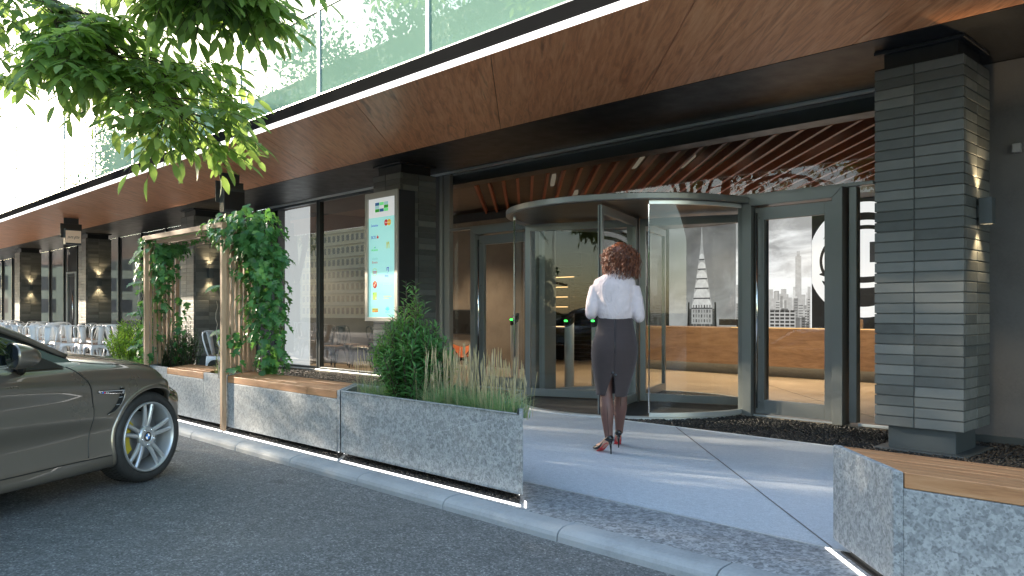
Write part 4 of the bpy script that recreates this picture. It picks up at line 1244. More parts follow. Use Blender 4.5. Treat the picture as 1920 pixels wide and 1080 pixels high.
ivy('looser ivy with bare tangled stems on the left side of the timber arch', AL_, 32,
    [(AL_-.05,3.68,1.98,.36,.32,.16,18),(AL_-.22,3.62,1.72,.26,.24,.22,10),(AL_-.26,3.6,1.3,.20,.2,.3,7),(AL_+.10,3.6,1.66,.22,.16,.25,6),(AL_+.55,3.7,2.08,.55,.22,.07,9),(AL_-.28,3.6,.9,.2,.18,.3,5),
     (AL_-.1,3.45,.62,.2,.08,.16,3),(AL_+.14,3.8,1.1,.12,.12,.5,3)], 720, 46,
    [(AL_-.15,3.5,1.55,-.9,-.2,.1,.30),(AL_-.15,3.5,1.18,-.9,-.2,.1,.34),(AL_-.15,3.5,.8,-.9,-.2,0,.32),(AL_+.1,3.6,1.3,.9,0,-.1,.2),(AL_-.2,3.5,1.95,-.9,-.1,-.2,.3),(AL_-.1,3.4,.6,-.6,-.5,-.1,.25)])

# --- the tree whose branches hang into the top left corner
def compound(lf, st, p, d, r, L, n=4, lw=.36, ll=.105):
    d = d.normalized(); pts = [p + d*(L*k/8) + Vector((0,0,-.22*L*(k/8)**2)) for k in range(9)]
    st.tube(pts, [.0022]*9, 4, 0, False)
    up = Vector((0,0,1)) + rdir(r)*.35
    s = d.cross(up).normalized()
    for k in range(n):
        i = 2 + int(6*k/n); q = pts[i]
        for sg in (-1,1):
            dd = (s*sg*.9 + d*.55 + Vector((0,0,-.25)) + rdir(r)*.15)
            leaf(lf, q, dd, up, ll*r.uniform(.75,1.1), ll*lw, .18, r.uniform(.1,.4), 'oval')
    leaf(lf, pts[-1], d+Vector((0,0,-.3)), up, ll*1.05, ll*lw, .18, .2, 'oval')
def street_tree_near():
    r = random.Random(41); base = Vector((-10.2,.0,ZR))
    t = thing('tree', 'leafy ash tree whose branches hang across the top left corner', 'tree', base)
    tr = MB(); lf = MB(); tw = MB()
    F1 = Vector((-10.0,.25,3.3)); F2 = Vector((-9.7,.5,4.6)); F3 = Vector((-9.6,.6,6.2))
    tr.tube([base, (-10.17,.03,.6), (-10.1,.12,1.8), F1, F2, F3], [.20,.155,.135,.125,.09,.05], 12)
    def smooth(P, n):
        P = [Vector(p) for p in P]; P = [P[0]*2-P[1]] + P + [P[-1]*2-P[-2]]; out = []
        for i in range(1, len(P)-2):
            for k in range(n):
                u = k/n; a_,b_,c_,d_ = P[i-1:i+3]
                out.append(.5*((2*b_)+(c_-a_)*u+(2*a_-5*b_+4*c_-d_)*u*u+(3*b_-a_-3*c_+d_)*u**3) + rdir(r)*.012)
        out.append(P[-2]); return out
    def sprays(pts, i0, per, L0, L1, dens, ll=.15, drop=-.15, big=1):
        for k in range(i0, len(pts)):
            for m in range(per):
                ax = (pts[k]-pts[k-1]).normalized()
                d = (ax*.7 + rdir(r)*.95); d.z = d.z*.55 + drop
                L = r.uniform(L0, L1)*1.35; q = [pts[k] + d*(L*j/4) + Vector((0,0,-.06*L*(j/4)**2)) + rdir(r)*.008 for j in range(5)]
                tw.tube(q, [.006,.005,.004,.003,.002], 5, 0, False)
                for j in range(1,5):
                    for w in range((dens if r.random() < .62 else 0) if j < 4 else dens+1):
                        dd = (q[j]-q[j-1]).normalized()*.8 + rdir(r)*.8; dd.z = dd.z*.4 - .10
                        compound(lf, tw, q[j], dd, r, r.uniform(.22,.34), 3, .38, ll*r.uniform(.8,1.1))
    def limb(P, r0, r1, i0, per, L0=.18, L1=.42, dens=1, **k):
        pts = smooth(P, 5); n = len(pts)
        tw.tube(pts, [r0+(r1-r0)*i/(n-1) for i in range(n)], 8); sprays(pts, i0, per, L0, L1, dens, **k)
    # limbs that reach out over the car towards the street, in world space
    limb([F1,(-8.8,.85,4.0),(-7.64,1.31,3.96),(-7.05,1.62,3.66),(-6.60,1.82,3.36),(-6.28,2.02,3.08),(-6.02,2.18,2.80),(-5.90,2.30,2.64)], .05,.006, 12, 2, .14,.34, 1)
    limb([(-7.05,1.62,3.66),(-6.75,1.96,3.5),(-6.5,2.2,3.2),(-6.36,2.38,3.04)], .015,.004, 2, 2, .14,.34)
    limb([F1,(-8.6,.8,3.75),(-7.6,1.05,3.62),(-7.1,1.22,3.40)], .03,.006, 11, 2, .10,.24)
    limb([F1,(-8.8,.9,3.5),(-8.0,1.25,3.3),(-7.65,1.38,3.15)], .03,.006, 13, 1, .1,.2)
    limb([F2,(-7.9,1.0,4.7),(-6.5,1.6,4.2),(-5.95,1.92,3.92),(-5.60,2.02,3.66),(-5.25,2.16,3.48),(-5.08,2.3,3.38)], .05,.006, 11, 2, .12,.26, 2)
    limb([(-6.5,1.6,4.2),(-5.7,1.78,3.85),(-5.3,1.88,3.6),(-5.18,1.98,3.48)], .02,.005, 5, 2, .12,.25, 2)
    limb([(-6.8,1.7,3.5),(-6.4,1.65,3.2),(-6.14,1.66,3.0)], .012,.004, 3, 2, .1,.2)
    # the rest of the crown, above and behind the frame
    for e, f in (((-8.4,-1.6,5.0),F2),((-12.6,1.2,5.4),F2),((-12.4,-1.8,5.2),F2),((-10.4,-2.6,5.6),F2),((-9.0,.6,7.2),F3),((-11.0,1.6,7.0),F3),((-7.6,1.4,5.8),F3),((-6.4,2.4,5.4),F3),((-8.0,-.4,6.4),F3)):
        e = Vector(e); limb([f, f.lerp(e,.5)+Vector((0,0,.25)), e], .05,.01, 5, 2, .3,.7, 1, ll=.16)
    build(tr, 'trunk', M['bark'], t); build(tw, 'branches', M['twig'], t); build(lf, 'crown', M['leaf_tree'], t)
    return t
street_tree_near()

# --- street trees out of frame: they shade the entrance and stand in the glass reflections
def far_tree(loc, seed, label, H=7.5, cr=2.6, nl=4200):
    r = random.Random(seed); base = Vector(loc)
    t = thing('tree', label, 'tree', base, 0, 'street trees across the road')
    tr = MB(); lf = MB()
    fork = base + Vector((r.uniform(-.1,.1), r.uniform(-.1,.1), H*.3))
    tr.tube([base, base.lerp(fork,.5)+rdir(r)*.04, fork], [.19,.15,.14], 10)
    cl = []
    for i in range(9):
        a = i*2.4+r.uniform(-.3,.3); q = r.uniform(.35,1)
        e = base + Vector((cr*.8*q*math.cos(a), cr*.8*q*math.sin(a), H*r.uniform(.55,.95)))
        m = fork.lerp(e,.45) + Vector((0,0,-.25)) + rdir(r)*.2
        tr.tube([fork, m, e], [.10,.06,.02], 7)
        cl.append((e, cr*r.uniform(.36,.55)))
        for b in range(3):
            e2 = m.lerp(e,r.uniform(.2,.9)) + Vector((r.uniform(-1,1),r.uniform(-1,1),r.uniform(-.2,.8)))*cr*.42
            tr.tube([m.lerp(e,.3*b), e2], [.035,.012], 5); cl.append((e2, cr*r.uniform(.25,.4)))
    for i in range(nl):
        c, q = r.choice(cl); v = rdir(r); p = c + v*(q*r.random()**.5)
        L = r.uniform(.10,.19)*max(1,H/9)
        leaf(lf, p, rdir(r)+Vector((0,0,-.4)), v+Vector((0,0,.6)), L, L*.5, .15, .2, 'oval')
    build(tr, 'trunk', M['bark'], t); build(lf, 'crown', M['leaf_far'], t)
    return t
T0 = far_tree((-19.5,-3.0,-.12), 51, 'leafy tree out of view, added to shade the entrance')
T0.scale = (1.0,1.0,.78)  # flattened so the crown shades the entrance but not the near tree
T1 = far_tree((-28,-13.5,-.12), 61, 'leafy tree out of view, added to shade the entrance', 16.5, 5.0, 11000)
for x, y, rz, s_, sz in ((-14.6,-.35,.6,.66,.66),(-20.5,.6,2.6,.85,.96),(-33.5,-1.7,1.3,.95,1.15)):  # unseen trees added to block sun over paving, planters and right column
    dup(T0, (x,y,-.12), rz, 'leafy tree out of view, added to shade the entrance', None, (s_,s_,sz))
for x, y, rz, s_ in ((-37,-14,.5,1.0),(-19.5,-13,2.2,.95),(-11,-13.5,4.0,1.0),(-3,-13,.9,.95),(5.5,-13.5,3.1,.9),(-60,-14,1.7,1.0)):
    dup(T1, (x,y,-.12), rz, 'leafy tree out of view, added to shade the entrance', None, s_)
# pale blocks across the road, seen as reflections in the shop windows
def opposite(x0,x1,y0,h,name,label,mats,floors,bays,rz=0):
    t = thing(name, label, 'building', ((x0+x1)/2,y0,-.1))
    mb = MB(); mb.box(x0,x1,y0-10,y0,-.1,h); wl = build(mb,'wall',mats[0],t)
    mb = MB(); fh = h/floors; bw = (x1-x0)/bays
    for i in range(floors):
        for j in range(bays):
            a = x0+bw*j+bw*.22; b = a+bw*.56; z = fh*i+fh*.3
            mb.quad((b,y0+.02,z),(a,y0+.02,z),(a,y0+.02,z+fh*.5),(b,y0+.02,z+fh*.5))
    build(mb,'windows',mats[1],t)['kind'] = 'stuff'
    mb = MB(); mb.box(x0-.2,x1+.2,y0-10.2,y0+.3,h,h+.4)
    for i in range(1,floors): mb.box(x0,x1,y0,y0+.12,fh*i-.1,fh*i+.06)
    build(mb,'cornice',mats[2],t)
CR = [simple('cream stone', (.88,.76,.52), .8, 0, .1, .6), simple('dark panes', (.10,.11,.12), .1), simple('cream cornice', (.55,.47,.34), .8)]
GR = [simple('grey concrete', (.22,.215,.20), .8, 0, .1, .6), CR[1], simple('grey cornice', (.4,.4,.38), .8)]
opposite(-200,-75,-62,42,'apartment_block','cream apartment block across the road, seen only in the glass',CR,19,80)
opposite(-60,-8,-46,10,'apartment_block','grey concrete block across the road, seen only in the glass',GR,4,18)
opposite(-1,22,-31,12,'apartment_block','cream corner block behind the camera, seen only in the glass',CR,4,10)

# unseen block added to hide bright sky from the far windows, below the sun
t = thing('apartment_block', 'cream block added at the far end of the street, seen only in the glass', 'building', (-118,-18,-.1))
mb = MB(); mb.box(-128,-112,-46,0,-.1,12); build(mb, 'wall', CR[0], t)
mb = MB()
for i in range(4):
    for j in range(15): mb.quad((-111.98,-45+3*j,1+2.8*i),(-111.98,-43.4+3*j,1+2.8*i),(-111.98,-43.4+3*j,2.7+2.8*i),(-111.98,-45+3*j,2.7+2.8*i))
build(mb, 'windows', CR[1], t)['kind'] = 'stuff'
# ------------------------------------------------------------------ pressed-metal cafe chairs
M['chair_metal'] = simple('galvanised white metal', (.72,.72,.71), .38, .05, .12, 8, .05, 60)
M['chair_dark'] = simple('dark chair metal', (.05,.05,.05), .35, .4, .15, 8)
M['chair_seat'] = simple('brown timber seat', (.20,.14,.10), .55, 0, .2, 9)
def make_chair(label, mat, group):
    t = thing('cafe_chair', label, 'chair', (0,0,0), 0, group)
    S = .178
    mb = MB()
    rr = []
    for z, k in ((.428,.97),(.445,1.0),(.452,.95)):
        ring = []
        for i in range(24):
            a = 2*PI*i/24; c, s = math.cos(a), math.sin(a)
            q = (abs(c)**5+abs(s)**5)**(-1/5); ring.append((S*k*q*c, S*k*q*s, z))
        rr.append(ring)
    mb.loft(rr); build(mb, 'seat', M['chair_seat'], t, False)
    # apron with the pressed arch on each side
    mb = MB()
    for k in range(4):
        Mk = Matrix.Rotation(k*PI/2,4,'Z'); n = 10; vs = []; fs = []
        for i in range(n+1):
            u = -1+2*i/n; x = u*S*1.0; zb = .43-.16*(abs(u)**3) - .055
            if abs(u) > .99: zb = .25
            vs += [(x*(1+.06), -S*1.03, .435), (x*1.10, -S*1.10, zb)]
        fs = [(2*i,2*i+2,2*i+3,2*i+1) for i in range(n)]
        mb.add(vs, fs, 0, True, Mk)
    a = build(mb, 'apron', mat, t, False); sm = a.modifiers.new('thick','SOLIDIFY'); sm.thickness = .004
    for sx in (-1,1):
        for sy in (-1,1):
            mb = MB(); vs = []
            for z, k, w in ((.43,1.0,.055),(.22,1.13,.036),(0,1.30,.022)):
                x, y = sx*S*k, sy*S*k
                vs += [(x-sx*w,y,z),(x,y,z),(x,y-sy*w,z)]
            fs = []
            for i in range(2):
                b = 3*i; fs += [(b,b+1,b+4,b+3),(b+1,b+2,b+5,b+4)]
            mb.add(vs, fs, 0, True)
            l = build(mb, 'leg', mat, t, False); sm = l.modifiers.new('thick','SOLIDIFY'); sm.thickness = .005; sm.offset = 0
    # hooped back tube and central splat; the back is on the +y side
    pts = []
    for s in (-1,):
        pts += [(-.165,.165,.44),(-.185,.195,.55),(-.20,.235,.70)]
    pts += [(-.195,.255,.79),(-.165,.268,.835),(-.11,.272,.85),(0,.274,.855),(.11,.272,.85),(.165,.268,.835),(.195,.255,.79),(.20,.235,.70),(.185,.195,.55),(.165,.165,.44)]
    mb = MB(); mb.tube(pts, .0125, 8); build(mb, 'back_frame', mat, t, False)
    mb = MB(); vs = []
    for z, y, w in ((.445,.172,.048),(.60,.215,.055),(.75,.25,.066),(.85,.274,.075)):
        vs += [(-w,y,z),(0,y+.012,z),(w,y,z)]
    fs = []
    for i in range(3):
        b = 3*i; fs += [(b,b+1,b+4,b+3),(b+1,b+2,b+5,b+4)]
    mb.add(vs, fs, 0, True); s = build(mb, 'back_splat', mat, t, False); sm = s.modifiers.new('thick','SOLIDIFY'); sm.thickness = .004
    return t
r = random.Random(77)
GL = 'one of the white metal cafe chairs crowded together on the terrace behind the car'
chair0 = make_chair(GL, M['chair_metal'], 'white cafe chairs crowded on the terrace')
chair0.location = (-20.6,6.55,0); chair0.rotation_euler = (0,0,R(205))
spots = []
for i in range(11):
    xx = -19.6 - i*1.52
    for j, yy in enumerate((4.75,5.75,6.75)):
        for m in range(2):
            x = xx + (-.40 if m else .34) + r.uniform(-.10,.10) - j*.25; y = yy + r.uniform(-.16,.16)
            if abs(x+20.6) < .45 and abs(y-6.55) < .45: continue
            if i == 0 and j == 0 and m == 0: continue
            spots.append((x, y, (R(90) if m else R(-90)) + r.uniform(-.7,.7)))
for x, y, a in spots: dup(chair0, (x,y,0), a)
dup(chair0, (-17.2,6.62,0), R(165), 'white metal cafe chair framed by the timber arch, before the lamp column', 'white cafe chairs by the arch')
dup(chair0, (-18.0,6.35,0), R(250), 'white metal cafe chair half hidden behind the dark conifer under the arch', 'white cafe chairs by the arch')
dup(chair0, (-13.2,5.9,0), R(120), 'white metal cafe chair half hidden behind the right ivy column', 'white cafe chairs by the arch')
dk = make_chair('dark metal cafe chair inside the shop window', M['chair_dark'], 'dark cafe chairs inside the shop window')
dk.location = (-15.0,9.15,.004); dk.rotation_euler = (0,0,R(20))
for x, y, a in ((-14.45,9.5,R(-40)),(-15.5,9.9,R(100)),(-14.9,10.3,R(200))):
    dup(dk, (x,y,.004), a)
# ------------------------------------------------------------------ parked coupe
def car_paint():
    t = NT('warm grey metallic paint')
    fl = t.voro(900, t.coord(), 'F1', 'Color'); s = t.n('ShaderNodeSeparateColor'); t.set(s.inputs[0], fl)
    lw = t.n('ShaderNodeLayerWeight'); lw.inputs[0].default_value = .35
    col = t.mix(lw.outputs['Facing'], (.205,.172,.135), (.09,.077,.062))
    col = t.mix(t.math('MULTIPLY', s.outputs[0], .18), col, (.26,.235,.20))
    dirt = t.noise(3,5,.6)
    return t.fin(t.pr(col, t.ramp(dirt,[(.3,.26),(.7,.36)]), .55, None, .5, 1.0, .02))
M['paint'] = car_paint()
def tyre_mat():
    t = NT('tyre rubber'); n = t.noise(30,5,.7)
    col = t.ramp(n,[(.3,(.018,.018,.018)),(.7,(.034,.033,.032))])
    return t.fin(t.pr(col,.62,0,t.bump(n,.3,.002),.4))
M['tyre'] = tyre_mat()
M['rim'] = simple('satin alloy', (.50,.51,.52), .32, .6, .06, 6)
M['disc'] = simple('drilled brake disc', (.36,.36,.36), .35, .8, .3, 60, .4, 120)
M['dark_glass'] = simple('tinted car glass', (.008,.010,.010), .03, 0, .05, 2, spec=.8)
M['car_black'] = simple('black car plastic', (.012,.012,.012), .35)
M['well'] = simple('wheel well liner', (.008,.008,.008), .9)

CAR_L = (-6.968,1.756,ZR); CAR_A = R(119.5)
car = thing('parked_car', 'grey metallic coupe parked nose in at the kerb, front wheel and mirror in view', 'car', CAR_L, CAR_A)
def cb(mb, name, mat, parent=car, **k): return build(mb, name, mat, parent, False, **k)

XS = [-3.75,-3.5,-3.1,-2.8,-2.4,-1.9,-1.4,-.9,-.5,-.2,0,.2,.45,.65,.84]
CUR = [  # (y row, z row) from the sill up to the centre line
 ([.60,.70,.78,.80,.80,.79,.79,.79,.79,.80,.80,.80,.76,.70,.62], [.34,.25,.20,.19,.16,.15,.15,.15,.15,.16,.17,.17,.16,.17,.22]),
 ([.74,.82,.89,.91,.885,.875,.875,.875,.875,.885,.90,.895,.86,.80,.71], [.38,.29,.24,.23,.19,.18,.18,.18,.18,.19,.20,.20,.19,.20,.25]),
 ([.78,.86,.925,.935,.895,.88,.878,.88,.892,.918,.928,.92,.88,.82,.74], [.46,.38,.33,.32,.285,.27,.27,.265,.26,.27,.28,.28,.27,.28,.30]),
 ([.80,.885,.94,.945,.90,.872,.868,.868,.878,.915,.928,.922,.885,.83,.75], [.56,.50,.46,.45,.43,.43,.43,.43,.43,.43,.43,.43,.42,.40,.38]),
 ([.815,.90,.945,.948,.915,.898,.895,.893,.897,.918,.928,.922,.885,.83,.755], [.64,.60,.58,.57,.56,.56,.56,.553,.545,.54,.54,.53,.51,.48,.44]),
 ([.82,.90,.945,.948,.915,.896,.892,.89,.894,.915,.927,.92,.88,.825,.755], [.70,.70,.70,.69,.68,.67,.665,.66,.65,.64,.64,.63,.60,.55,.49]),
 ([.80,.89,.935,.942,.928,.915,.910,.908,.908,.915,.922,.912,.87,.815,.74], [.80,.86,.89,.885,.855,.83,.81,.79,.772,.76,.75,.74,.70,.63,.54]),
 ([.77,.865,.905,.912,.905,.895,.890,.890,.888,.888,.890,.878,.835,.78,.70], [.86,.92,.945,.94,.91,.885,.865,.845,.825,.81,.798,.775,.712,.632,.548]),
 ([.70,.80,.845,.855,.85,.845,.845,.848,.845,.84,.835,.82,.78,.72,.63], [.92,.98,1.0,.99,.955,.93,.912,.898,.885,.868,.852,.825,.755,.672,.585]),
 ([.60,.68,.71,.72,.73,.74,.75,.75,.74,.725,.71,.69,.65,.60,.52], [.98,1.03,1.04,1.025,.985,.96,.95,.948,.938,.918,.896,.866,.79,.702,.615]),
 ([.45,.48,.50,.50,.50,.50,.50,.50,.50,.49,.48,.47,.45,.42,.38], [1.02,1.06,1.07,1.05,1.0,.97,.965,.982,.975,.952,.930,.898,.818,.727,.635]),
 ([.30,.30,.30,.30,.30,.30,.30,.30,.30,.30,.30,.30,.30,.28,.25], [1.03,1.075,1.085,1.065,1.01,.98,.975,.997,.988,.966,.942,.908,.828,.735,.64]),
 ([0]*15, [1.035,1.08,1.09,1.07,1.02,.985,.98,.995,.986,.965,.941,.907,.828,.737,.644]),
]
def cat(xs, ys, x):
    if x <= xs[0]: return ys[0]
    if x >= xs[-1]: return ys[-1]
    i = max(k for k in range(len(xs)-1) if xs[k] <= x)
    h = xs[i+1]-xs[i]; u = (x-xs[i])/h
    def m(k):
        if k == 0: return (ys[1]-ys[0])/(xs[1]-xs[0])
        if k == len(xs)-1: return (ys[-1]-ys[-2])/(xs[-1]-xs[-2])
        return .5*((ys[k+1]-ys[k])/(xs[k+1]-xs[k]) + (ys[k]-ys[k-1])/(xs[k]-xs[k-1]))
    return (2*u**3-3*u*u+1)*ys[i] + (u**3-2*u*u+u)*h*m(i) + (-2*u**3+3*u*u)*ys[i+1] + (u**3-u*u)*h*m(i+1)
def sstep(a,b,x):
    t = min(1,max(0,(x-a)/(b-a))); return t*t*(3-2*t)
def body_ring(x):
    P = [(cat(XS,y,x), cat(XS,z,x)) for y, z in CUR]
    out = []
    for i in range(len(P)-1):
        p0 = P[max(0,i-1)]; p1 = P[i]; p2 = P[i+1]; p3 = P[min(len(P)-1,i+2)]
        if i == len(P)-2: p3 = (-P[-2][0], P[-2][1])
        n = 5
        for k in range(n):
            u = k/n
            def cr(a,b,c,d): return .5*(2*b+(c-a)*u+(2*a-5*b+4*c-d)*u*u+(3*b-a-3*c+d)*u**3)
            out.append((cr(p0[0],p1[0],p2[0],p3[0]), cr(p0[1],p1[1],p2[1],p3[1])))
    out.append(P[-1])
    Rr = .42*sstep(.05,.84,x) ; Rb = .40*sstep(-2.9,-3.75,x) if x < -2.9 else 0
    ring = []
    for s in (-1,1):
        pts = out if s == -1 else out[::-1][1:]
        for y, z in pts:
            q = min(1.0, abs(y)/.80)**3
            ring.append((x - Rr*q + (.40*sstep(2.9,3.75,-x))*q, s*y, z))
    return ring
mb = MB(); xs = []; x = -3.75
while x < .8401: xs.append(x); x += .03
mb.loft([body_ring(x) for x in xs])
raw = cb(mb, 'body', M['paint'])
cut = MB()
for ax, rr in ((.018,.366),(-2.81,.374)):
    for s in (-1,1):
        Mx = Matrix.Translation((ax,s*.62,.340)) @ Matrix.Rotation(PI/2,4,'X')
        cut.lathe([(rr,-.5 if s>0 else -.0),(rr,.0 if s>0 else .5)], 64, Mx, smooth=True)
cut_o = build(cut, 'tmpcut', M['well'], None, False)
cut_o.matrix_world = WM[car.name]
bpy.context.view_layer.update()
bo = raw.modifiers.new('b','BOOLEAN'); bo.operation = 'DIFFERENCE'; bo.object = cut_o; bo.solver = 'EXACT'; bo.material_mode = 'TRANSFER'
dg = bpy.context.evaluated_depsgraph_get()
me = bpy.data.meshes.new_from_object(raw.evaluated_get(dg))
raw.modifiers.clear(); raw.data = me; me.name = 'body'
bpy.data.objects.remove(cut_o)
bmx = bmesh.new(); bmx.from_mesh(me)
for e in bmx.edges:
    if len(e.link_faces) == 2 and e.calc_face_angle(0) > R(38): e.smooth = False
for f in bmx.faces: f.smooth = True
bmx.to_mesh(me)
# surface lookup on the plain loft, for lines and trims that lie on the skin
bv_b = bmesh.new(); vs_ = []
for rgs in [body_ring(x) for x in xs]: vs_.append([bv_b.verts.new(p) for p in rgs])
for k in range(len(vs_)-1):
    for i in range(len(vs_[0])-1): bv_b.faces.new((vs_[k][i],vs_[k][i+1],vs_[k+1][i+1],vs_[k+1][i]))
bv_b.normal_update(); BV = BVHTree.FromBMesh(bv_b)
def skin(x, z, s=-1):
    h = BV.ray_cast(Vector((x, s*2, z)), Vector((0,-s,0)))
    return (h[0], h[1] if h[1].y*s > 0 else -h[1]) if h[0] is not None else (Vector((x,s*.88,z)), Vector((0,s,0)))
def skin_top(x, y):
    h = BV.ray_cast(Vector((x, y, 2)), Vector((0,0,-1))); return (h[0], h[1] if h[1].z > 0 else -h[1])
def dense(P, n=8):
    P = [Vector((*p,0)) for p in P]; Q = [P[0]*2-P[1]]+P+[P[-1]*2-P[-2]]; out = []
    for i in range(1,len(Q)-2):
        for k in range(n):
            u = k/n; a,b,c,d = Q[i-1:i+3]; out.append(.5*((2*b)+(c-a)*u+(2*a-5*b+4*c-d)*u*u+(3*b-a-3*c+d)*u**3))
    return [(p.x,p.y) for p in out+[P[-1]]]
def gapline(name, P, w=.0045, s=-1, mat=None, off=.0):
    mb = MB(); pts = [skin(x,z,s) for x, z in dense(P)]
    mb.tube([p + n*off for p, n in pts], w, 6); return cb(mb, name, mat or M['car_black'])
for s in (-1,1):
    gapline('door_gap', [(-.70,.905),(-.645,.865),(-.575,.78),(-.542,.69),(-.524,.59),(-.537,.487),(-.556,.38),(-.565,.275)], .0042, s)
    gapline('sill_gap', [(-1.9,.262),(-1.2,.258),(-.8,.262),(-.372,.262)], .004, s)
    gapline('door_gap', [(-1.95,.875),(-1.92,.7),(-1.90,.5),(-1.86,.3)], .004, s)
    # hood shut line
    mb = MB(); pts = [skin_top(x, s*y) for x, y in dense([(-.74,.70),(-.58,.765),(-.44,.80),(-.2,.80),(.1,.765),(.3,.70)])]
    mb.tube([p for p, n in pts], .0035, 6); cb(mb, 'bonnet_gap', M['car_black'])
    # flared arch lips
    for ax, rr in ((.018,.366),(-2.81,.374)):
        mb = MB(); rings = []
        for k in range(61):
            a = R(-27 + 234*k/60); c, sn = math.cos(a), math.sin(a)
            r0, r1, r2 = rr-.003, rr+.004, rr+.026
            def P3(r, o):
                p, n = skin(ax+r*c, .338+r*sn, s); return p + n*o
            pi, pm, po = P3(r0,.004), P3(r1,.006), P3(r2,.001)
            pin = Vector((pi.x, pi.y - s*.05, pi.z))
            rings.append([pin, pi, pm, po, Vector((po.x, po.y - s*.02, po.z))])
        mb.loft(rings, 0, False, False, True); cb(mb, 'arch_lip', M['paint'])
    # fender vent: dark curved slot with a chromed blade and tricolour tab
    slot = dense([(-.305,.735),(-.280,.735),(-.264,.712),(-.266,.672),(-.290,.62),(-.345,.572),(-.41,.552)],5)
    slot2 = dense([(-.42,.556),(-.365,.590),(-.322,.642),(-.308,.69),(-.312,.728)],5)
    mb = MB(); poly = slot + slot2
    c0 = [skin(x,z,s)[0]+skin(x,z,s)[1]*.0025 for x, z in poly]; mid = sum(c0, Vector())/len(c0)
    n_ = len(c0); half = len(slot)
    A = [skin(x,z,s)[0]+skin(x,z,s)[1]*.003 for x, z in slot]; B = [skin(x,z,s)[0]+skin(x,z,s)[1]*.003 for x, z in slot2[::-1]]
    m_ = 20
    def samp(L,u):
        f = u*(len(L)-1); i = min(len(L)-2,int(f)); return L[i].lerp(L[i+1], f-i)
    vs = []; fs = []
    for k in range(m_+1): vs += [samp(A,k/m_), samp(B,k/m_)]
    for k in range(m_): fs.append((2*k,2*k+2,2*k+3,2*k+1))
    mb.add(vs, fs, 0, True); ve = cb(mb, 'fender_vent', M['well'])
    mb = MB(); mb.tube([p + Vector((0,s*.003,0)) for p in A], .0055, 6); build(mb, 'vent_rim', M['paint'], ve, False)
    mb = MB()
    for z in (.71,.665,.615):
        p, n = skin(-.29 if z>.63 else -.315, z, s); mb.box(p.x-.022,p.x+.012,p.y-.004,p.y+.006,z-.0025,z+.0025)
    build(mb, 'vent_bars', M['rim'], ve, False)
    mb = MB()
    pl = [skin(x,z,s)[0] for x, z in ((-.505,.722),(-.285,.712))]
    a, b = pl; nn = Vector((0,s,0))
    mb.loft([[a+nn*.002+Vector((0,0,.006)), a+nn*.014+Vector((0,0,.004)), a+nn*.012+Vector((.01,0,-.012)), a+nn*.001+Vector((.01,0,-.014))],
             [b+nn*.002+Vector((0,0,.010)), b+nn*.022+Vector((0,0,.006)), b+nn*.018+Vector((0,0,-.022)), b+nn*.001+Vector((0,0,-.026))]], 0, True, True, False)
    bl = cb(mb, 'vent_blade', M['chrome'])
    mb = MB()
    q0 = [a+nn*.0150+Vector((.012,0,-.002)), a+nn*.0135+Vector((.02,0,-.0115)), b+nn*.0195+Vector((-.02,0,-.018)), b+nn*.0228+Vector((-.02,0,-.002))]
    mb.add(q0, [(0,1,2,3)]); build(mb, 'blade_panel', M['car_black'], bl, False)
    for k, hx in enumerate(('#2f7fd0','#2b2f86','#c8262f')):
        mb = MB(); d = (b-a).normalized(); o = a + d*(.030+.008*k) + nn*.0172
        mb.add([o+Vector((0,0,-.002)), o+d*.008+Vector((0,0,-.002)), o+d*.004+Vector((0,0,-.0125)), o-d*.004+Vector((0,0,-.0125))], [(0,1,2,3)])
        build(mb, 'stripe', ink(hx), bl, False)
    mb = MB(); o = a + d*.062 + nn*.0182 + Vector((0,0,-.0125)); hh = .010
    for u0, u1 in (((0,0),(0,1)),((0,1),(.5,.3)),((.5,.3),(1,1)),((1,1),(1,0))):
        mb.tube([o + d*(u0[0]*.018) + Vector((0,0,u0[1]*hh)), o + d*(u1[0]*.018) + Vector((0,0,u1[1]*hh))], .0014, 5)
    build(mb, 'badge_letter', M['chrome'], bl, False)
    # headlamp
    mb = MB(); g = []; 
    for i in range(9):
        row = []
        for j in range(5):
            yy = -s*0 + .46 + .30*i/8; x0 = .60 - .42*max(0,(yy/.80))**3*.9
            zz = .60 + .012*i - j*.022
            h = BV.ray_cast(Vector((3, s*yy, zz)), Vector((-1,0,0)))
            row.append((h[0] if h[0] is not None else Vector((x0,s*yy,zz))) + Vector((.004,s*.002,0)))
        g.append(row)
    for i in range(8):
        for j in range(4): mb.add([g[i][j],g[i+1][j],g[i+1][j+1],g[i][j+1]], [(0,1,2,3)], 0, True)
    cb(mb, 'headlight', M['dark_glass'])
    # rear lamp
    mb = MB(); g = []
    for i in range(9):
        yy = .42+.34*i/8
        col_ = []
        for j in range(3):
            zz = .86-.06*j; h = BV.ray_cast(Vector((-6, s*yy, zz)), Vector((1,0,0))); col_.append((h[0] if h[0] is not None else Vector((-3.6,s*yy,zz)))+Vector((-.004,0,0)))
        g.append(col_)
    for i in range(8):
        for j in range(2): mb.add([g[i][j],g[i+1][j],g[i+1][j+1],g[i][j+1]], [(0,1,2,3)], 0, True)
    cb(mb, 'rear_light', simple('red lamp glass', (.25,.01,.01), .1))
    # mirror: rounded shell, dark glass towards the back, stalk on the door
    mb = MB(); rings = []
    cx, cy, cz = -1.15, s*.985, 1.008
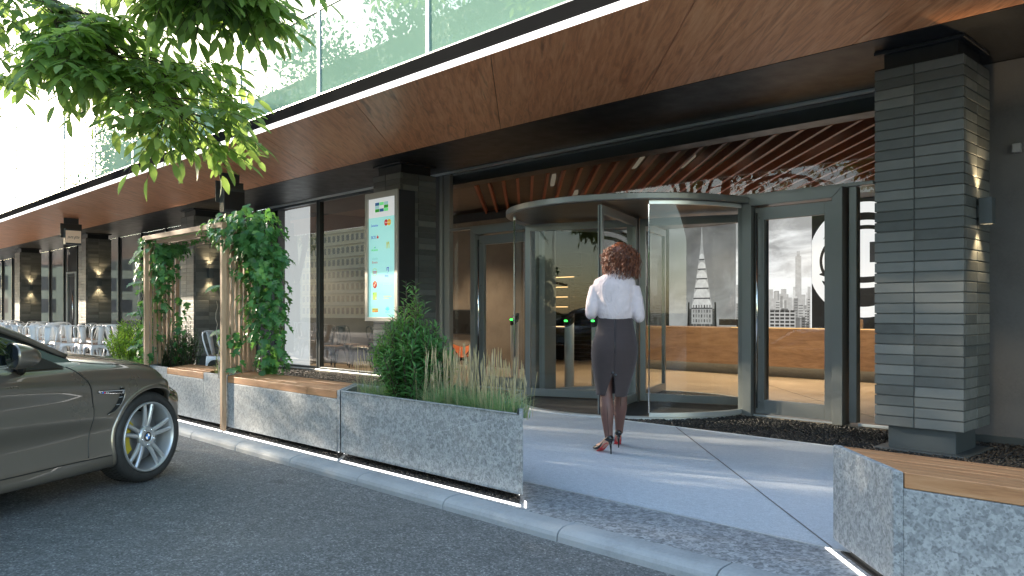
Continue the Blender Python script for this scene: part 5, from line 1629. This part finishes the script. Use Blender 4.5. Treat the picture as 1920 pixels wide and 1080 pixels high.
    for k in range(13):
        u = k/12; x = cx-.07+.165*u; q = math.sqrt(max(0,1-(u**1.8)))*.98+.02
        rings.append([(x, cy + .118*q*(abs(math.cos(2*PI*i/28))**.75*(1 if math.cos(2*PI*i/28)>0 else -1)) - s*.02*u, cz + .080*q*(abs(math.sin(2*PI*i/28))**.8*(1 if math.sin(2*PI*i/28)>0 else -1)) - .012*u) for i in range(28)])
    MR = Matrix.Translation((cx,cy,0)) @ Matrix.Rotation(s*R(24),4,'Z') @ Matrix.Translation((-cx,-cy,0))
    mb.loft(rings, M=MR); mi = cb(mb, 'mirror', M['paint'])
    mb = MB(); mb.loft([[ (cx-.073, cy+.108*(abs(math.cos(a))**.75*(1 if math.cos(a)>0 else -1)), cz+.070*(abs(math.sin(a))**.8*(1 if math.sin(a)>0 else -1))) for a in [2*PI*i/28 for i in range(28)]],
                        [ (cx-.068, cy+.112*(abs(math.cos(a))**.75*(1 if math.cos(a)>0 else -1)), cz+.074*(abs(math.sin(a))**.8*(1 if math.sin(a)>0 else -1))) for a in [2*PI*i/28 for i in range(28)]]], M=MR)
    build(mb, 'mirror_glass', M['dark_glass'], mi, False)
    mb = MB(); mb.tube([(cx+.03,cy-s*.08,cz-.07),(cx+.08,s*.86,.905)], [.022,.030], 10); mb.loft([[(-.72,s*.850,.905),(-1.12,s*.858,.905),(-1.07,s*.775,1.045),(-.99,s*.775,1.035)],[(-.72,s*.835,.905),(-1.12,s*.843,.905),(-1.07,s*.76,1.045),(-.99,s*.76,1.035)]], 0, True, True, False)
    build(mb, 'mirror_stalk', M['car_black'], mi, False)
# greenhouse
GX = [-.60,-.90,-1.25,-1.6,-2.0,-2.5,-2.95,-3.3]
GB = [(.78,.93),(.80,.905),(.80,.915),(.80,.925),(.80,.94),(.78,.97),(.74,1.0),(.66,1.03)]
GR_ = [(.72,.965),(.66,1.11),(.60,1.25),(.58,1.32),(.57,1.335),(.56,1.29),(.58,1.17),(.60,1.05)]
GT = [1.0,1.165,1.31,1.365,1.38,1.35,1.235,1.09]
def green_ring(i, grow=0.0):
    (yb,zb),(yr,zr),zt = GB[i],GR_[i],GT[i]; h = []
    for u in (0,.35,.7,1): h.append((GX[i], yb+(yr-yb)*u, zb+(zr-zb)*u))
    for u in (.33,.66,1): h.append((GX[i], yr*(1-u), zr+(zt-zr)*math.sin(u*PI/2)))
    full = [(x,-y,z) for x,y,z in h] + [(x,y,z) for x,y,z in h[::-1][1:]]
    return full
mb = MB(); mb.loft([green_ring(i) for i in range(len(GX))], 0, False, False); cb(mb, 'windows', M['dark_glass'])
mb = MB(); rr_ = []
for i in (2,3,4,5,6):
    f = green_ring(i); rr_.append([Vector(p)+Vector((0,0,.006)) for p in f[3:-3]])
mb.loft(rr_, 0, False, False)
for s in (-1,1):
    pts = [Vector((GX[i], s*(GR_[i][0]+.004), GR_[i][1]+.002)) for i in range(len(GX))]
    mb.tube([pts[0].lerp(pts[1],u/4) for u in range(4)] + pts[1:], [.02]*4+[.024]*7, 8)
cb(mb, 'roof', M['paint'])
for s in (-1,1):
    mb = MB(); mb.tube([Vector((GX[i], s*(GB[i][0]+.012), GB[i][1]+.006)) for i in range(1,7)], .008, 6); cb(mb, 'window_trim', M['car_black'])
# wheels
def wheel(ax, s):
    Mw = Matrix.Translation((ax, s*.905, .338)) @ (Matrix.Rotation(PI/2,4,'X') if s < 0 else Matrix.Rotation(-PI/2,4,'X'))
    # local: z points outwards from the car
    mb = MB(); W = .245
    mb.lathe([(.262,-W+.005),(.285,-W-.004),(.318,-W+.004),(.333,-W+.03),(.338,-W+.06),(.338,-.06),(.334,-.03),(.322,-.006),(.300,.004),(.283,.004),(.272,-.002),(.262,-.010)], 72, Mw, cap=False)
    ty = cb(mb, 'wheel', M['tyre'])
    mb = MB()
    for k in range(72):
        a = 2*PI*k/72
        for z0, z1, tw in ((-.20,-.135,.10),(-.11,-.045,-.10)):
            p = Vector((.3385*math.cos(a), .3385*math.sin(a), z0)); q = Vector((.3385*math.cos(a+tw), .3385*math.sin(a+tw), z1))
            mb.bar(Mw@p, Mw@q, .006, .003, up=(Mw.to_3x3() @ Vector((math.cos(a),math.sin(a),0))))
    build(mb, 'tread_grooves', M['well'], ty, False)
    mb = MB(); mb.lathe([(.262,-.22),(.262,-.012),(.258,.002),(.252,.004),(.246,-.002),(.240,-.02),(.232,-.05),(.228,-.12),(.225,-.21)], 72, Mw, cap=False)
    # five split spokes
    for k in range(5):
        base = R(88 + 72*k) if s < 0 else R(92+72*k)
        for sg in (-1,1):
            rings = []
            for u in [i/8 for i in range(9)]:
                rad = .058 + (.243-.058)*u
                off = sg*(.015 + .024*u**1.3); zz = -.032 + .022*u - .018*(u-.5)**2*4*.4
                c, sn = math.cos(base), math.sin(base)
                w = .0185 - .004*u; d = .016
                cx_, cy_ = rad*c - off*sn, rad*sn + off*c
                rings.append([Mw@Vector((cx_+w*sn*e, cy_-w*c*e, zz+f)) for e, f in ((-1,-d),(1,-d),(1,-.004),(.55,.006),(-.55,.006),(-1,-.004))])
            mb.loft(rings, 0, True, True, False)
    mb.lathe([(.082,-.05),(.082,-.03),(.070,-.018),(.046,-.016),(.044,-.022),(.0,-.022)], 40, Mw)
    rim = build(mb, 'rim', M['rim'], ty, False, bevel=.003)
    mb = MB()
    for k in range(5):
        a = R(124+72*k); p = Vector((.060*math.cos(a), .060*math.sin(a), -.022)); mb.tube([Mw@p, Mw@(p+Vector((0,0,.010)))], .0085, 8)
    build(mb, 'wheel_bolts', M['chrome'], ty, False)
    # hub roundel: black ring, blue and white quarters
    mb = MB()
    def sector(r0, r1, a0, a1, z, mi):
        n = 10; vs = []
        for i in range(n+1):
            a = R(a0+(a1-a0)*i/n); vs += [Mw@Vector((r0*math.cos(a), r0*math.sin(a), z)), Mw@Vector((r1*math.cos(a), r1*math.sin(a), z))]
        mb.add(vs, [(2*i,2*i+1,2*i+3,2*i+2) for i in range(n)], mi)
    for q in range(4):
        sector(0,.022,90*q,90*q+90,-.0195,1 if q in (1,3) else 0); sector(.022,.035,90*q,90*q+90,-.0197,2); sector(.035,.038,90*q,90*q+90,-.0194,3)
    build(mb, 'hub_roundel', [ink('#e8e8ea'), ink('#1c69b4'), M['car_black'], M['chrome']], ty, False)
    mb = MB(); 
    for ch_, a in (('B',120),('M',90),('W',60)):
        pass
    mb = MB(); mb.lathe([(.185,-.115),(.185,-.095),(.06,-.095)], 56, Mw); build(mb, 'brake_disc', M['disc'], ty, False)
    mb = MB(); a0, a1 = (135, 215) if s < 0 else (-35,45)
    rings = []
    for i in range(13):
        a = R(a0+(a1-a0)*i/12); c, sn = math.cos(a), math.sin(a)
        rings.append([Mw@Vector((r*c, r*sn, z)) for r, z in ((.128,-.13),(.212,-.13),(.212,-.075),(.19,-.062),(.14,-.062),(.128,-.075))])
    mb.loft(rings, 0, True, True, False); build(mb, 'brake_caliper', simple('yellow caliper', (.50,.38,.03), .4), ty, False)
for ax in (0,-2.81):
    for s in (-1,1): wheel(ax, s)
mb = MB(); mb.box(-3.3,.45,-.60,.60,.10,.17); cb(mb, 'underbody', M['well'])
# ------------------------------------------------------------------ the woman walking in
def cloth(name, base, rough=.75, weave=0, wr=.5):
    t = NT(name); c = t.coord()
    n = t.noise(9, 5, .6, c, .6); f = t.noise(260, 2, .6, c)
    col = t.ramp(n, [(.3,tuple(x*.9 for x in base)),(.7,tuple(min(1,x*1.06) for x in base))])
    if weave: col = t.mix(t.math('MULTIPLY', f, weave), col, tuple(min(1,x*2.1) for x in base))
    b1 = t.bump(t.noise(13,3,.5,t.coord((1,1,.55),(0,R(18),0)),1.6), wr, .02)
    return t.fin(t.pr(col, rough, 0, t.bump(f,.15,.001,b1), .25, sheen=.15))
M['blouse'] = cloth('pale pink blouse cotton', (.60,.505,.51), .8, 0, .8)
M['skirt'] = cloth('charcoal skirt wool', (.040,.029,.029), .85, .42, .16)
M['skin'] = simple('skin', (.52,.30,.22), .5, 0, .06, 8)
M['stocking'] = simple('sheer brown stocking', (.135,.062,.048), .55, 0, .14, 6)
M['shoe'] = simple('black patent leather', (.012,.010,.011), .16, 0, .1, 8)
M['red_sole'] = simple('red sole', (.55,.015,.02), .3)
def hair_mat():
    t = NT('auburn curls'); isl = t.island()
    col = t.ramp(isl, [(0,(.05,.013,.006)),(.5,(.13,.036,.014)),(1,(.25,.085,.034))])
    return t.fin(t.pr(col, .38, 0, None, .6))
M['hair'] = hair_mat()
PL, PA = (-4.225,5.285,0), R(38.3)
def ell(cx,cy,z,rx,ry,n=32,p=2.2):
    out = []
    for i in range(n):
        a = 2*PI*i/n - PI/2; c, s = math.cos(a), math.sin(a)
        out.append((cx+rx*abs(c)**(2/p)*(1 if c>0 else -1), cy+ry*abs(s)**(2/p)*(1 if s>0 else -1), z))
    return out
def path(P, rad, n=14, k=6):
    """smooth tapered limb"""
    P = [Vector(p) for p in P]; Q = [P[0]*2-P[1]]+P+[P[-1]*2-P[-2]]; rr = [rad[0]]+list(rad)+[rad[-1]]; pts = []; rs = []
    for i in range(1,len(Q)-2):
        for j in range(k):
            u = j/k; a,b,c,d = Q[i-1:i+3]; pts.append(.5*((2*b)+(c-a)*u+(2*a-5*b+4*c-d)*u*u+(3*b-a-3*c+d)*u**3))
            a,b,c,d = rr[i-1:i+3]; rs.append(.5*((2*b)+(c-a)*u+(2*a-5*b+4*c-d)*u*u+(3*b-a-3*c+d)*u**3))
    pts.append(P[-1]); rs.append(rad[-1]); return pts, rs
LL = ([(-.085,.0,.86),(-.082,.012,.66),(-.068,.008,.50),(-.058,-.028,.36),(-.050,-.012,.20),(-.040,-.004,.115)], [.088,.072,.050,.053,.036,.030])
RL = ([(.085,.01,.86),(.078,.10,.66),(.058,.17,.50),(.050,.20,.36),(.044,.285,.21),(.040,.335,.125)], [.088,.072,.050,.053,.036,.030])
ARMS = (([(-.146,.0,1.375),(-.172,-.022,1.28),(-.190,-.035,1.155),(-.18,.09,1.15),(-.155,.20,1.165)], [.036,.036,.034,.033,.025]),
        ([(.154,.0,1.370),(.182,-.022,1.27),(.202,-.035,1.125),(.19,.09,1.14),(.16,.20,1.16)], [.036,.036,.034,.033,.025]))
body = MB()
for P, r_ in (LL, RL): body.tube(*path(P, r_), 16)
for P, r_ in ARMS: body.tube(*path(P, r_), 14)
body.loft([ell(.005,0,.80,.15,.10), ell(.005,-.005,.90,.165,.115), ell(.01,0,1.0,.14,.10), ell(.01,0,1.10,.122,.088), ell(.005,0,1.22,.14,.10), ell(.0,0,1.33,.145,.10), ell(.0,0,1.39,.125,.075), ell(.01,0,1.455,.085,.06), ell(.02,.01,1.50,.052,.055), ell(.04,.02,1.56,.05,.055)])
hc = Vector((.048,.025,1.605))
body.loft([ [ (hc.x+rx*math.cos(2*PI*i/24), hc.y+oy+ry*math.sin(2*PI*i/24), hc.z+dz) for i in range(24)] for dz,rx,ry,oy in ((-.115,.02,.025,.035),(-.10,.042,.05,.03),(-.07,.058,.075,.018),(-.03,.068,.088,.006),(.02,.073,.094,0),(.06,.068,.088,-.004),(.09,.050,.066,-.006),(.108,.022,.03,-.006))])
body.tube([hc+Vector((0,.085,.0)), hc+Vector((0,.108,-.028)), hc+Vector((0,.09,-.036))], [.008,.012,.009], 8)   # nose
body.tube([hc+Vector((-.02,.085,-.062)), hc+Vector((0,.094,-.064)), hc+Vector((.02,.085,-.062))], [.005,.008,.005], 8)  # lips
for s in (-1,1): body.tube([hc+Vector((s*.070,-.005,.012)), hc+Vector((s*.080,-.012,-.01)), hc+Vector((s*.070,-.002,-.034))], [.010,.014,.008], 8)
# hands held in front, fingers curled
for s, w in ((-1, Vector((-.155,.20,1.165))), (1, Vector((.16,.20,1.16)))):
    d = Vector((-s*.62,.76,.08)).normalized(); side = Vector((0,0,1)); palm = d.cross(side).normalized()
    body.loft([[w + d*u + (side*math.cos(2*PI*i/12)*a + palm*math.sin(2*PI*i/12)*b) for i in range(12)] for u,a,b in ((-.01,.022,.018),(.02,.030,.016),(.05,.038,.015),(.085,.040,.013),(.095,.034,.011))])
    for k, (off, L) in enumerate(((.030,.070),(.010,.080),(-.010,.074),(-.029,.058))):
        b0 = w + d*.085 + side*off; q = b0 + d*(L*.42) + palm*(-s*-.004); q2 = q + d*(L*.28) - palm*(s*-.018); q3 = q2 + d*(L*.16) - palm*(s*-.022)
        body.tube([b0-d*.015, b0, q, q2, q3], [.0085,.009,.0085,.0078,.006], 8)
    th = w + d*.03 + side*.03; body.tube([th-side*.012, th+d*.022+side*.018, th+d*.05+side*.024, th+d*.07+side*.020], [.012,.011,.010,.007], 8)
# feet
def foot_frame(heel, yaw): 
    c, s = math.cos(yaw), math.sin(yaw); f = Vector((-s,c,0)); return Vector(heel), f, Vector((c,s,0))
FEET = [foot_frame((-.028,-.035,0), R(38)), foot_frame((.036,.29,0), R(4))]
for H_, f, sd_ in FEET:
    body.tube([H_+f*.03+Vector((0,0,.125)), H_+f*.05+Vector((0,0,.10)), H_+f*.11+Vector((0,0,.06)), H_+f*.17+Vector((0,0,.032)), H_+f*.20+Vector((0,0,.028))], [.030,.032,.030,.028,.018], 12)
person = build(body, 'person', M['skin'], None, False)
person.location = PL; person.scale = (1.02,1.02,1.025); person.rotation_euler = (0,0,PA); WM[person.name] = Matrix.Translation(PL) @ Matrix.Rotation(PA,4,'Z')
tag(person, 'woman with auburn curls in pale blouse, charcoal pencil skirt and black heels', 'person')
rm = person.modifiers.new('remesh','REMESH'); rm.mode = 'VOXEL'; rm.voxel_size = .006; rm.use_smooth_shade = True
sm = person.modifiers.new('smooth','SMOOTH'); sm.iterations = 4; sm.factor = .5
def pb(mb, name, mat, **k): return build(mb, name, mat, person, False, **k)
# eyes
mb = MB()
for s in (-1,1):
    mb.lathe([(.0,-.011),(.008,-.008),(.011,0),(.008,.008),(0,.011)], 12, Matrix.Translation(hc+Vector((s*.030,.078,.004))), smooth=True)
pb(mb, 'eyes', simple('eye white', (.6,.58,.55), .2))
# stockings with the back seam
for (P, r_), nm in ((LL,'stocking'),(RL,'stocking')):
    mb = MB(); p_, q_ = path(P, [x+.003 for x in r_], k=8); mb.tube(p_, q_, 20); pb(mb, nm, M['stocking'])
    mb = MB(); pp = [(a+Vector((.002,-b*1.0,0)), .0016) for a, b in zip(p_, q_) if a.z < .72]
    mb.tube([a for a,_ in pp], [b for _,b in pp], 5); pb(mb, 'stocking_seam', M['shoe'])
# pencil skirt, open wedge at the back
SK = [(1.125,.010,.0,.137,.098),(1.08,.010,.0,.142,.104),(1.02,.010,-.004,.152,.114),(.96,.008,-.010,.167,.128),(.91,.005,-.014,.180,.138),(.86,.003,-.014,.187,.142),(.80,.0,-.008,.186,.136),(.73,-.003,.0,.177,.124),(.66,-.007,.012,.163,.114),(.60,-.011,.022,.150,.108),(.53,-.016,.032,.134,.104),(.475,-.020,.036,.124,.102)]
mb = MB(); rings = []
def skp(z):
    for a, b in zip(SK[:-1], SK[1:]):
        if b[0] <= z <= a[0]:
            u = (a[0]-z)/(a[0]-b[0]); return [x+(y-x)*u for x, y in zip(a, b)]
    return SK[-1]
Z = [1.125 - (1.125-.475)*i/44 for i in range(45)]
for z in Z:
    _, cx, cy, rx, ry = skp(z)
    gap = max(0.0, (.655-z)/.18)*.30      # angle half-width of the wedge
    ring = []; N_ = 64
    for i in range(N_+1):
        a = -PI/2 + gap*(.85 if True else 1) + (2*PI-2*gap)*i/N_
        if z < .655: a += -.06*(.655-z)/.18
        c, s = math.cos(a), math.sin(a)
        pz = 1 + .012*math.sin(6*a+z*40)*max(0,(z-.62)) + .010*math.exp(-((z-.70)/.02)**2)*math.sin(3*a)
        ring.append((cx+rx*pz*abs(c)**.92*(1 if c>0 else -1), cy+ry*pz*abs(s)**.92*(1 if s>0 else -1), z + .006*math.sin(2*a)*(1 if z<.5 else 0)))
    rings.append(ring)
mb.loft(rings, 0, False, False, True); sk = pb(mb, 'skirt', M['skirt']); so_ = sk.modifiers.new('thick','SOLIDIFY'); so_.thickness = .004
def skirt_back(x, z):
    _, cx, cy, rx, ry = skp(z); u = min(.98, max(-.98,(x-cx)/rx)); return Vector((x, cy - ry*(1-abs(u)**2.17)**.46 - .003, z))
mb = MB(); mb.tube([skirt_back(.006,1.12-.018*i) for i in range(17)], .0028, 6); build(mb, 'zip', M['shoe'], sk, False)
mb = MB(); mb.tube([skirt_back(-.128+.008*i+.002,1.035-.004*math.sin(i/34*PI)) for i in range(35)], .0022, 6)
for x0 in (-.065,.085): mb.tube([skirt_back(x0*(1+.15*math.sin(i/20*PI)),1.03-.026*i) for i in range(20)], .0014, 5)
build(mb, 'skirt_seam', M['skirt'], sk, False)
mb = MB()
for (x, z) in ((-.012,.672),(.012,.652)):
    p = skirt_back(x,z); mb.lathe([(.0,-.003),(.011,-.003),(.012,.001),(.009,.004),(0,.004)], 16, Matrix.Translation(p) @ Matrix.Rotation(PI/2,4,'X'))
build(mb, 'skirt_button', M['shoe'], sk, False)
# blouse: torso and sleeves melted together
mb = MB()
mb.loft([ell(.010,0,1.085,.130,.096), ell(.010,-.004,1.115,.139,.106), ell(.008,-.008,1.15,.144,.114), ell(.005,-.008,1.21,.150,.118), ell(.002,-.006,1.28,.163,.120), ell(.0,-.004,1.34,.174,.118), ell(.0,-.002,1.385,.174,.110), ell(.004,0,1.425,.166,.094), ell(.012,.003,1.462,.112,.080), ell(.02,.006,1.488,.078,.066), ell(.026,.008,1.51,.058,.060), ell(.028,.008,1.535,.056,.058)])
for P, r_ in ARMS:
    p_, q_ = path([Vector(P[0])+Vector((0,0,-.012))]+[Vector(x) for x in P[1:]], [.057,.052,.048,.042,.034], k=7); mb.tube(p_, q_, 16)
bl = pb(mb, 'blouse', M['blouse'])
rm = bl.modifiers.new('remesh','REMESH'); rm.mode = 'VOXEL'; rm.voxel_size = .0065; rm.use_smooth_shade = True
s_ = bl.modifiers.new('smooth','SMOOTH'); s_.iterations = 24; s_.factor = .5
tx_ = bpy.data.textures.new('creases','CLOUDS'); tx_.noise_scale = .085; tx_.noise_depth = 2
dp = bl.modifiers.new('creases','DISPLACE'); dp.texture = tx_; dp.strength = .008; dp.mid_level = .5; dp.texture_coords = 'LOCAL'
# yoke seam and collar
mb = MB(); mb.loft([[ (.027+rr*math.cos(2*PI*i/24), .006+rr*1.05*math.sin(2*PI*i/24), z) for i in range(24)] for rr, z in ((.064,1.492),(.062,1.515),(.066,1.548),(.071,1.546),(.078,1.512),(.080,1.498))], 0, False)
build(mb, 'collar', M['blouse'], bl, False)
# shoes
for H_, f, sd_ in FEET:
    def P_(u,v,z): return H_ + f*u + sd_*v + Vector((0,0,z))
    mb = MB()
    st = [(-.012,.022,.100,.150),(.01,.030,.098,.158),(.04,.031,.088,.142),(.08,.031,.060,.098),(.12,.034,.030,.068),(.16,.038,.012,.056),(.19,.036,.008,.048),(.215,.026,.008,.036),(.232,.010,.009,.020)]
    rings = []
    for u, w_, zb, zt in st:
        rings.append([P_(u, w_*math.cos(a), (zb+zt)/2 + (zt-zb)/2*math.sin(a)) for a in [2*PI*i/16 for i in range(16)]])
    mb.loft(rings)
    mb.loft([[P_(u_ + r_*math.cos(2*PI*i/10), r_*.9*math.sin(2*PI*i/10), z) for i in range(10)] for u_, r_, z in ((-.004,.0055,0),(-.003,.0065,.03),(.002,.011,.075),(.008,.022,.105))])
    sh = pb(mb, 'shoe', M['shoe'])
    mb = MB(); rings = []
    for u, w_, zb in ((.022,.024,.092),(.05,.026,.080),(.085,.027,.053),(.12,.030,.025),(.15,.033,.009)):
        rings.append([P_(u,-w_,zb-.001),P_(u,w_,zb-.001),P_(u,w_,zb-.006),P_(u,-w_,zb-.006)])
    mb.loft(rings, 0, True, True, False); build(mb, 'shoe_sole', M['red_sole'], sh, False)
# curls
r = random.Random(9); mb = MB()
cap = [[ (hc.x+rx*math.cos(2*PI*i/24), hc.y-.012+ry*math.sin(2*PI*i/24), hc.z+dz) for i in range(24)] for dz,rx,ry in ((-.09,.075,.07),(-.04,.105,.098),(.02,.112,.112),(.07,.098,.10),(.105,.066,.07),(.13,.028,.03))]
mb.loft(cap, 0, True, True, True)
for i in range(900):
    a = r.uniform(0,2*PI); e = math.asin(r.uniform(-.25,1))
    d0 = Vector((math.cos(a)*math.cos(e), math.sin(a)*math.cos(e), math.sin(e)))
    if d0.y > .55 and d0.z < .55: continue            # the face stays clear
    p0 = hc + Vector((d0.x*.075, d0.y*.09-.008, d0.z*.105))
    spread = r.uniform(.78,1.13) if r.random() < .93 else r.uniform(1.1,1.28)
    hullr = Vector((.130*spread, .124*spread, .138*spread))
    side = Vector((d0.x, d0.y, 0)); side = side.normalized() if side.length > .1 else Vector((r.uniform(-1,1), r.uniform(-1,.2), 0)).normalized()
    zend = r.uniform(-.185,.02)
    out = hc + Vector((d0.x*hullr.x, d0.y*hullr.y-.01, d0.z*hullr.z + .006))
    end = hc + Vector((side.x*.138*spread*r.uniform(.75,1.1)+.008, side.y*.13*spread*r.uniform(.8,1.0)-.012, zend))
    P = [p0, out, out.lerp(end,.5)+side*.022, end]
    n = 34; pts = []; ph = r.uniform(0,6.3); turns = r.uniform(2.6,4.6); hr = r.uniform(.006,.014)
    for k in range(n+1):
        u = k/n; b = P[0]*(1-u)**3 + P[1]*3*u*(1-u)**2*1.0 + P[2]*3*u*u*(1-u) + P[3]*u**3
        g = min(1,u*3)
        t_ = (P[3]-P[0]).normalized(); o1 = t_.orthogonal().normalized(); o2 = t_.cross(o1)
        pts.append(b + (o1*math.cos(ph+turns*2*PI*u) + o2*math.sin(ph+turns*2*PI*u))*hr*g)
    w0 = r.uniform(.0022,.0042)
    mb.tube(pts, [w0*(.55+.45*math.sin(PI*min(1,.15+k/n*.95))) for k in range(n+1)], 5, 0, True, True)
pb(mb, 'hair', M['hair'])
# ------------------------------------------------------------------ light, sky, camera
SUN_AZ = (-1539.0, -556.0); SUN_EL = R(15.5)
az = math.atan2(SUN_AZ[1], SUN_AZ[0])
sd = Vector((math.cos(az)*math.cos(SUN_EL), math.sin(az)*math.cos(SUN_EL), math.sin(SUN_EL)))
li = bpy.data.lights.new('sun','SUN'); li.energy = SUN_E; li.angle = R(.55); li.color = (1,.86,.68)
so = bpy.data.objects.new('sun', li); COL.objects.link(so)
so.rotation_euler = sd.to_track_quat('Z','Y').to_euler(); so.location = sd*60
w = bpy.data.worlds.new('World'); sc.world = w; w.use_nodes = True
nt = w.node_tree; bg = nt.nodes['Background']
sky = nt.nodes.new('ShaderNodeTexSky'); sky.sky_type = 'NISHITA'; sky.sun_disc = False
sky.sun_elevation = SUN_EL; sky.sun_rotation = PI/2 - az
sky.altitude = 50; sky.air_density = 1.0; sky.dust_density = .8; sky.ozone_density = .6
nt.links.new(sky.outputs[0], bg.inputs[0]); bg.inputs[1].default_value = SKY_S
cam = bpy.data.cameras.new('camera'); co = bpy.data.objects.new('camera', cam); COL.objects.link(co)
co.location = (0,0,1.2)
vd = Vector((-.7188,.6953,0))
co.rotation_euler = vd.to_track_quat('-Z','Y').to_euler()
cam.lens = 28.0; cam.sensor_width = 36; cam.shift_y = 43/1920; cam.clip_end = 2000; cam.clip_start = .05
sc.camera = co
sc.view_settings.view_transform = 'Standard'; sc.view_settings.look = 'None'; sc.view_settings.exposure = 0; sc.view_settings.gamma = 1
sc.cycles.use_denoising = True
try: sc.cycles.denoiser = 'OPENIMAGEDENOISE'
except Exception: pass
sc.cycles.max_bounces = 10; sc.cycles.transparent_max_bounces = 24; sc.cycles.glossy_bounces = 6; sc.cycles.diffuse_bounces = 4; sc.cycles.transmission_bounces = 6
sc.cycles.sample_clamp_indirect = 6.0; sc.cycles.caustics_reflective = False; sc.cycles.caustics_refractive = False
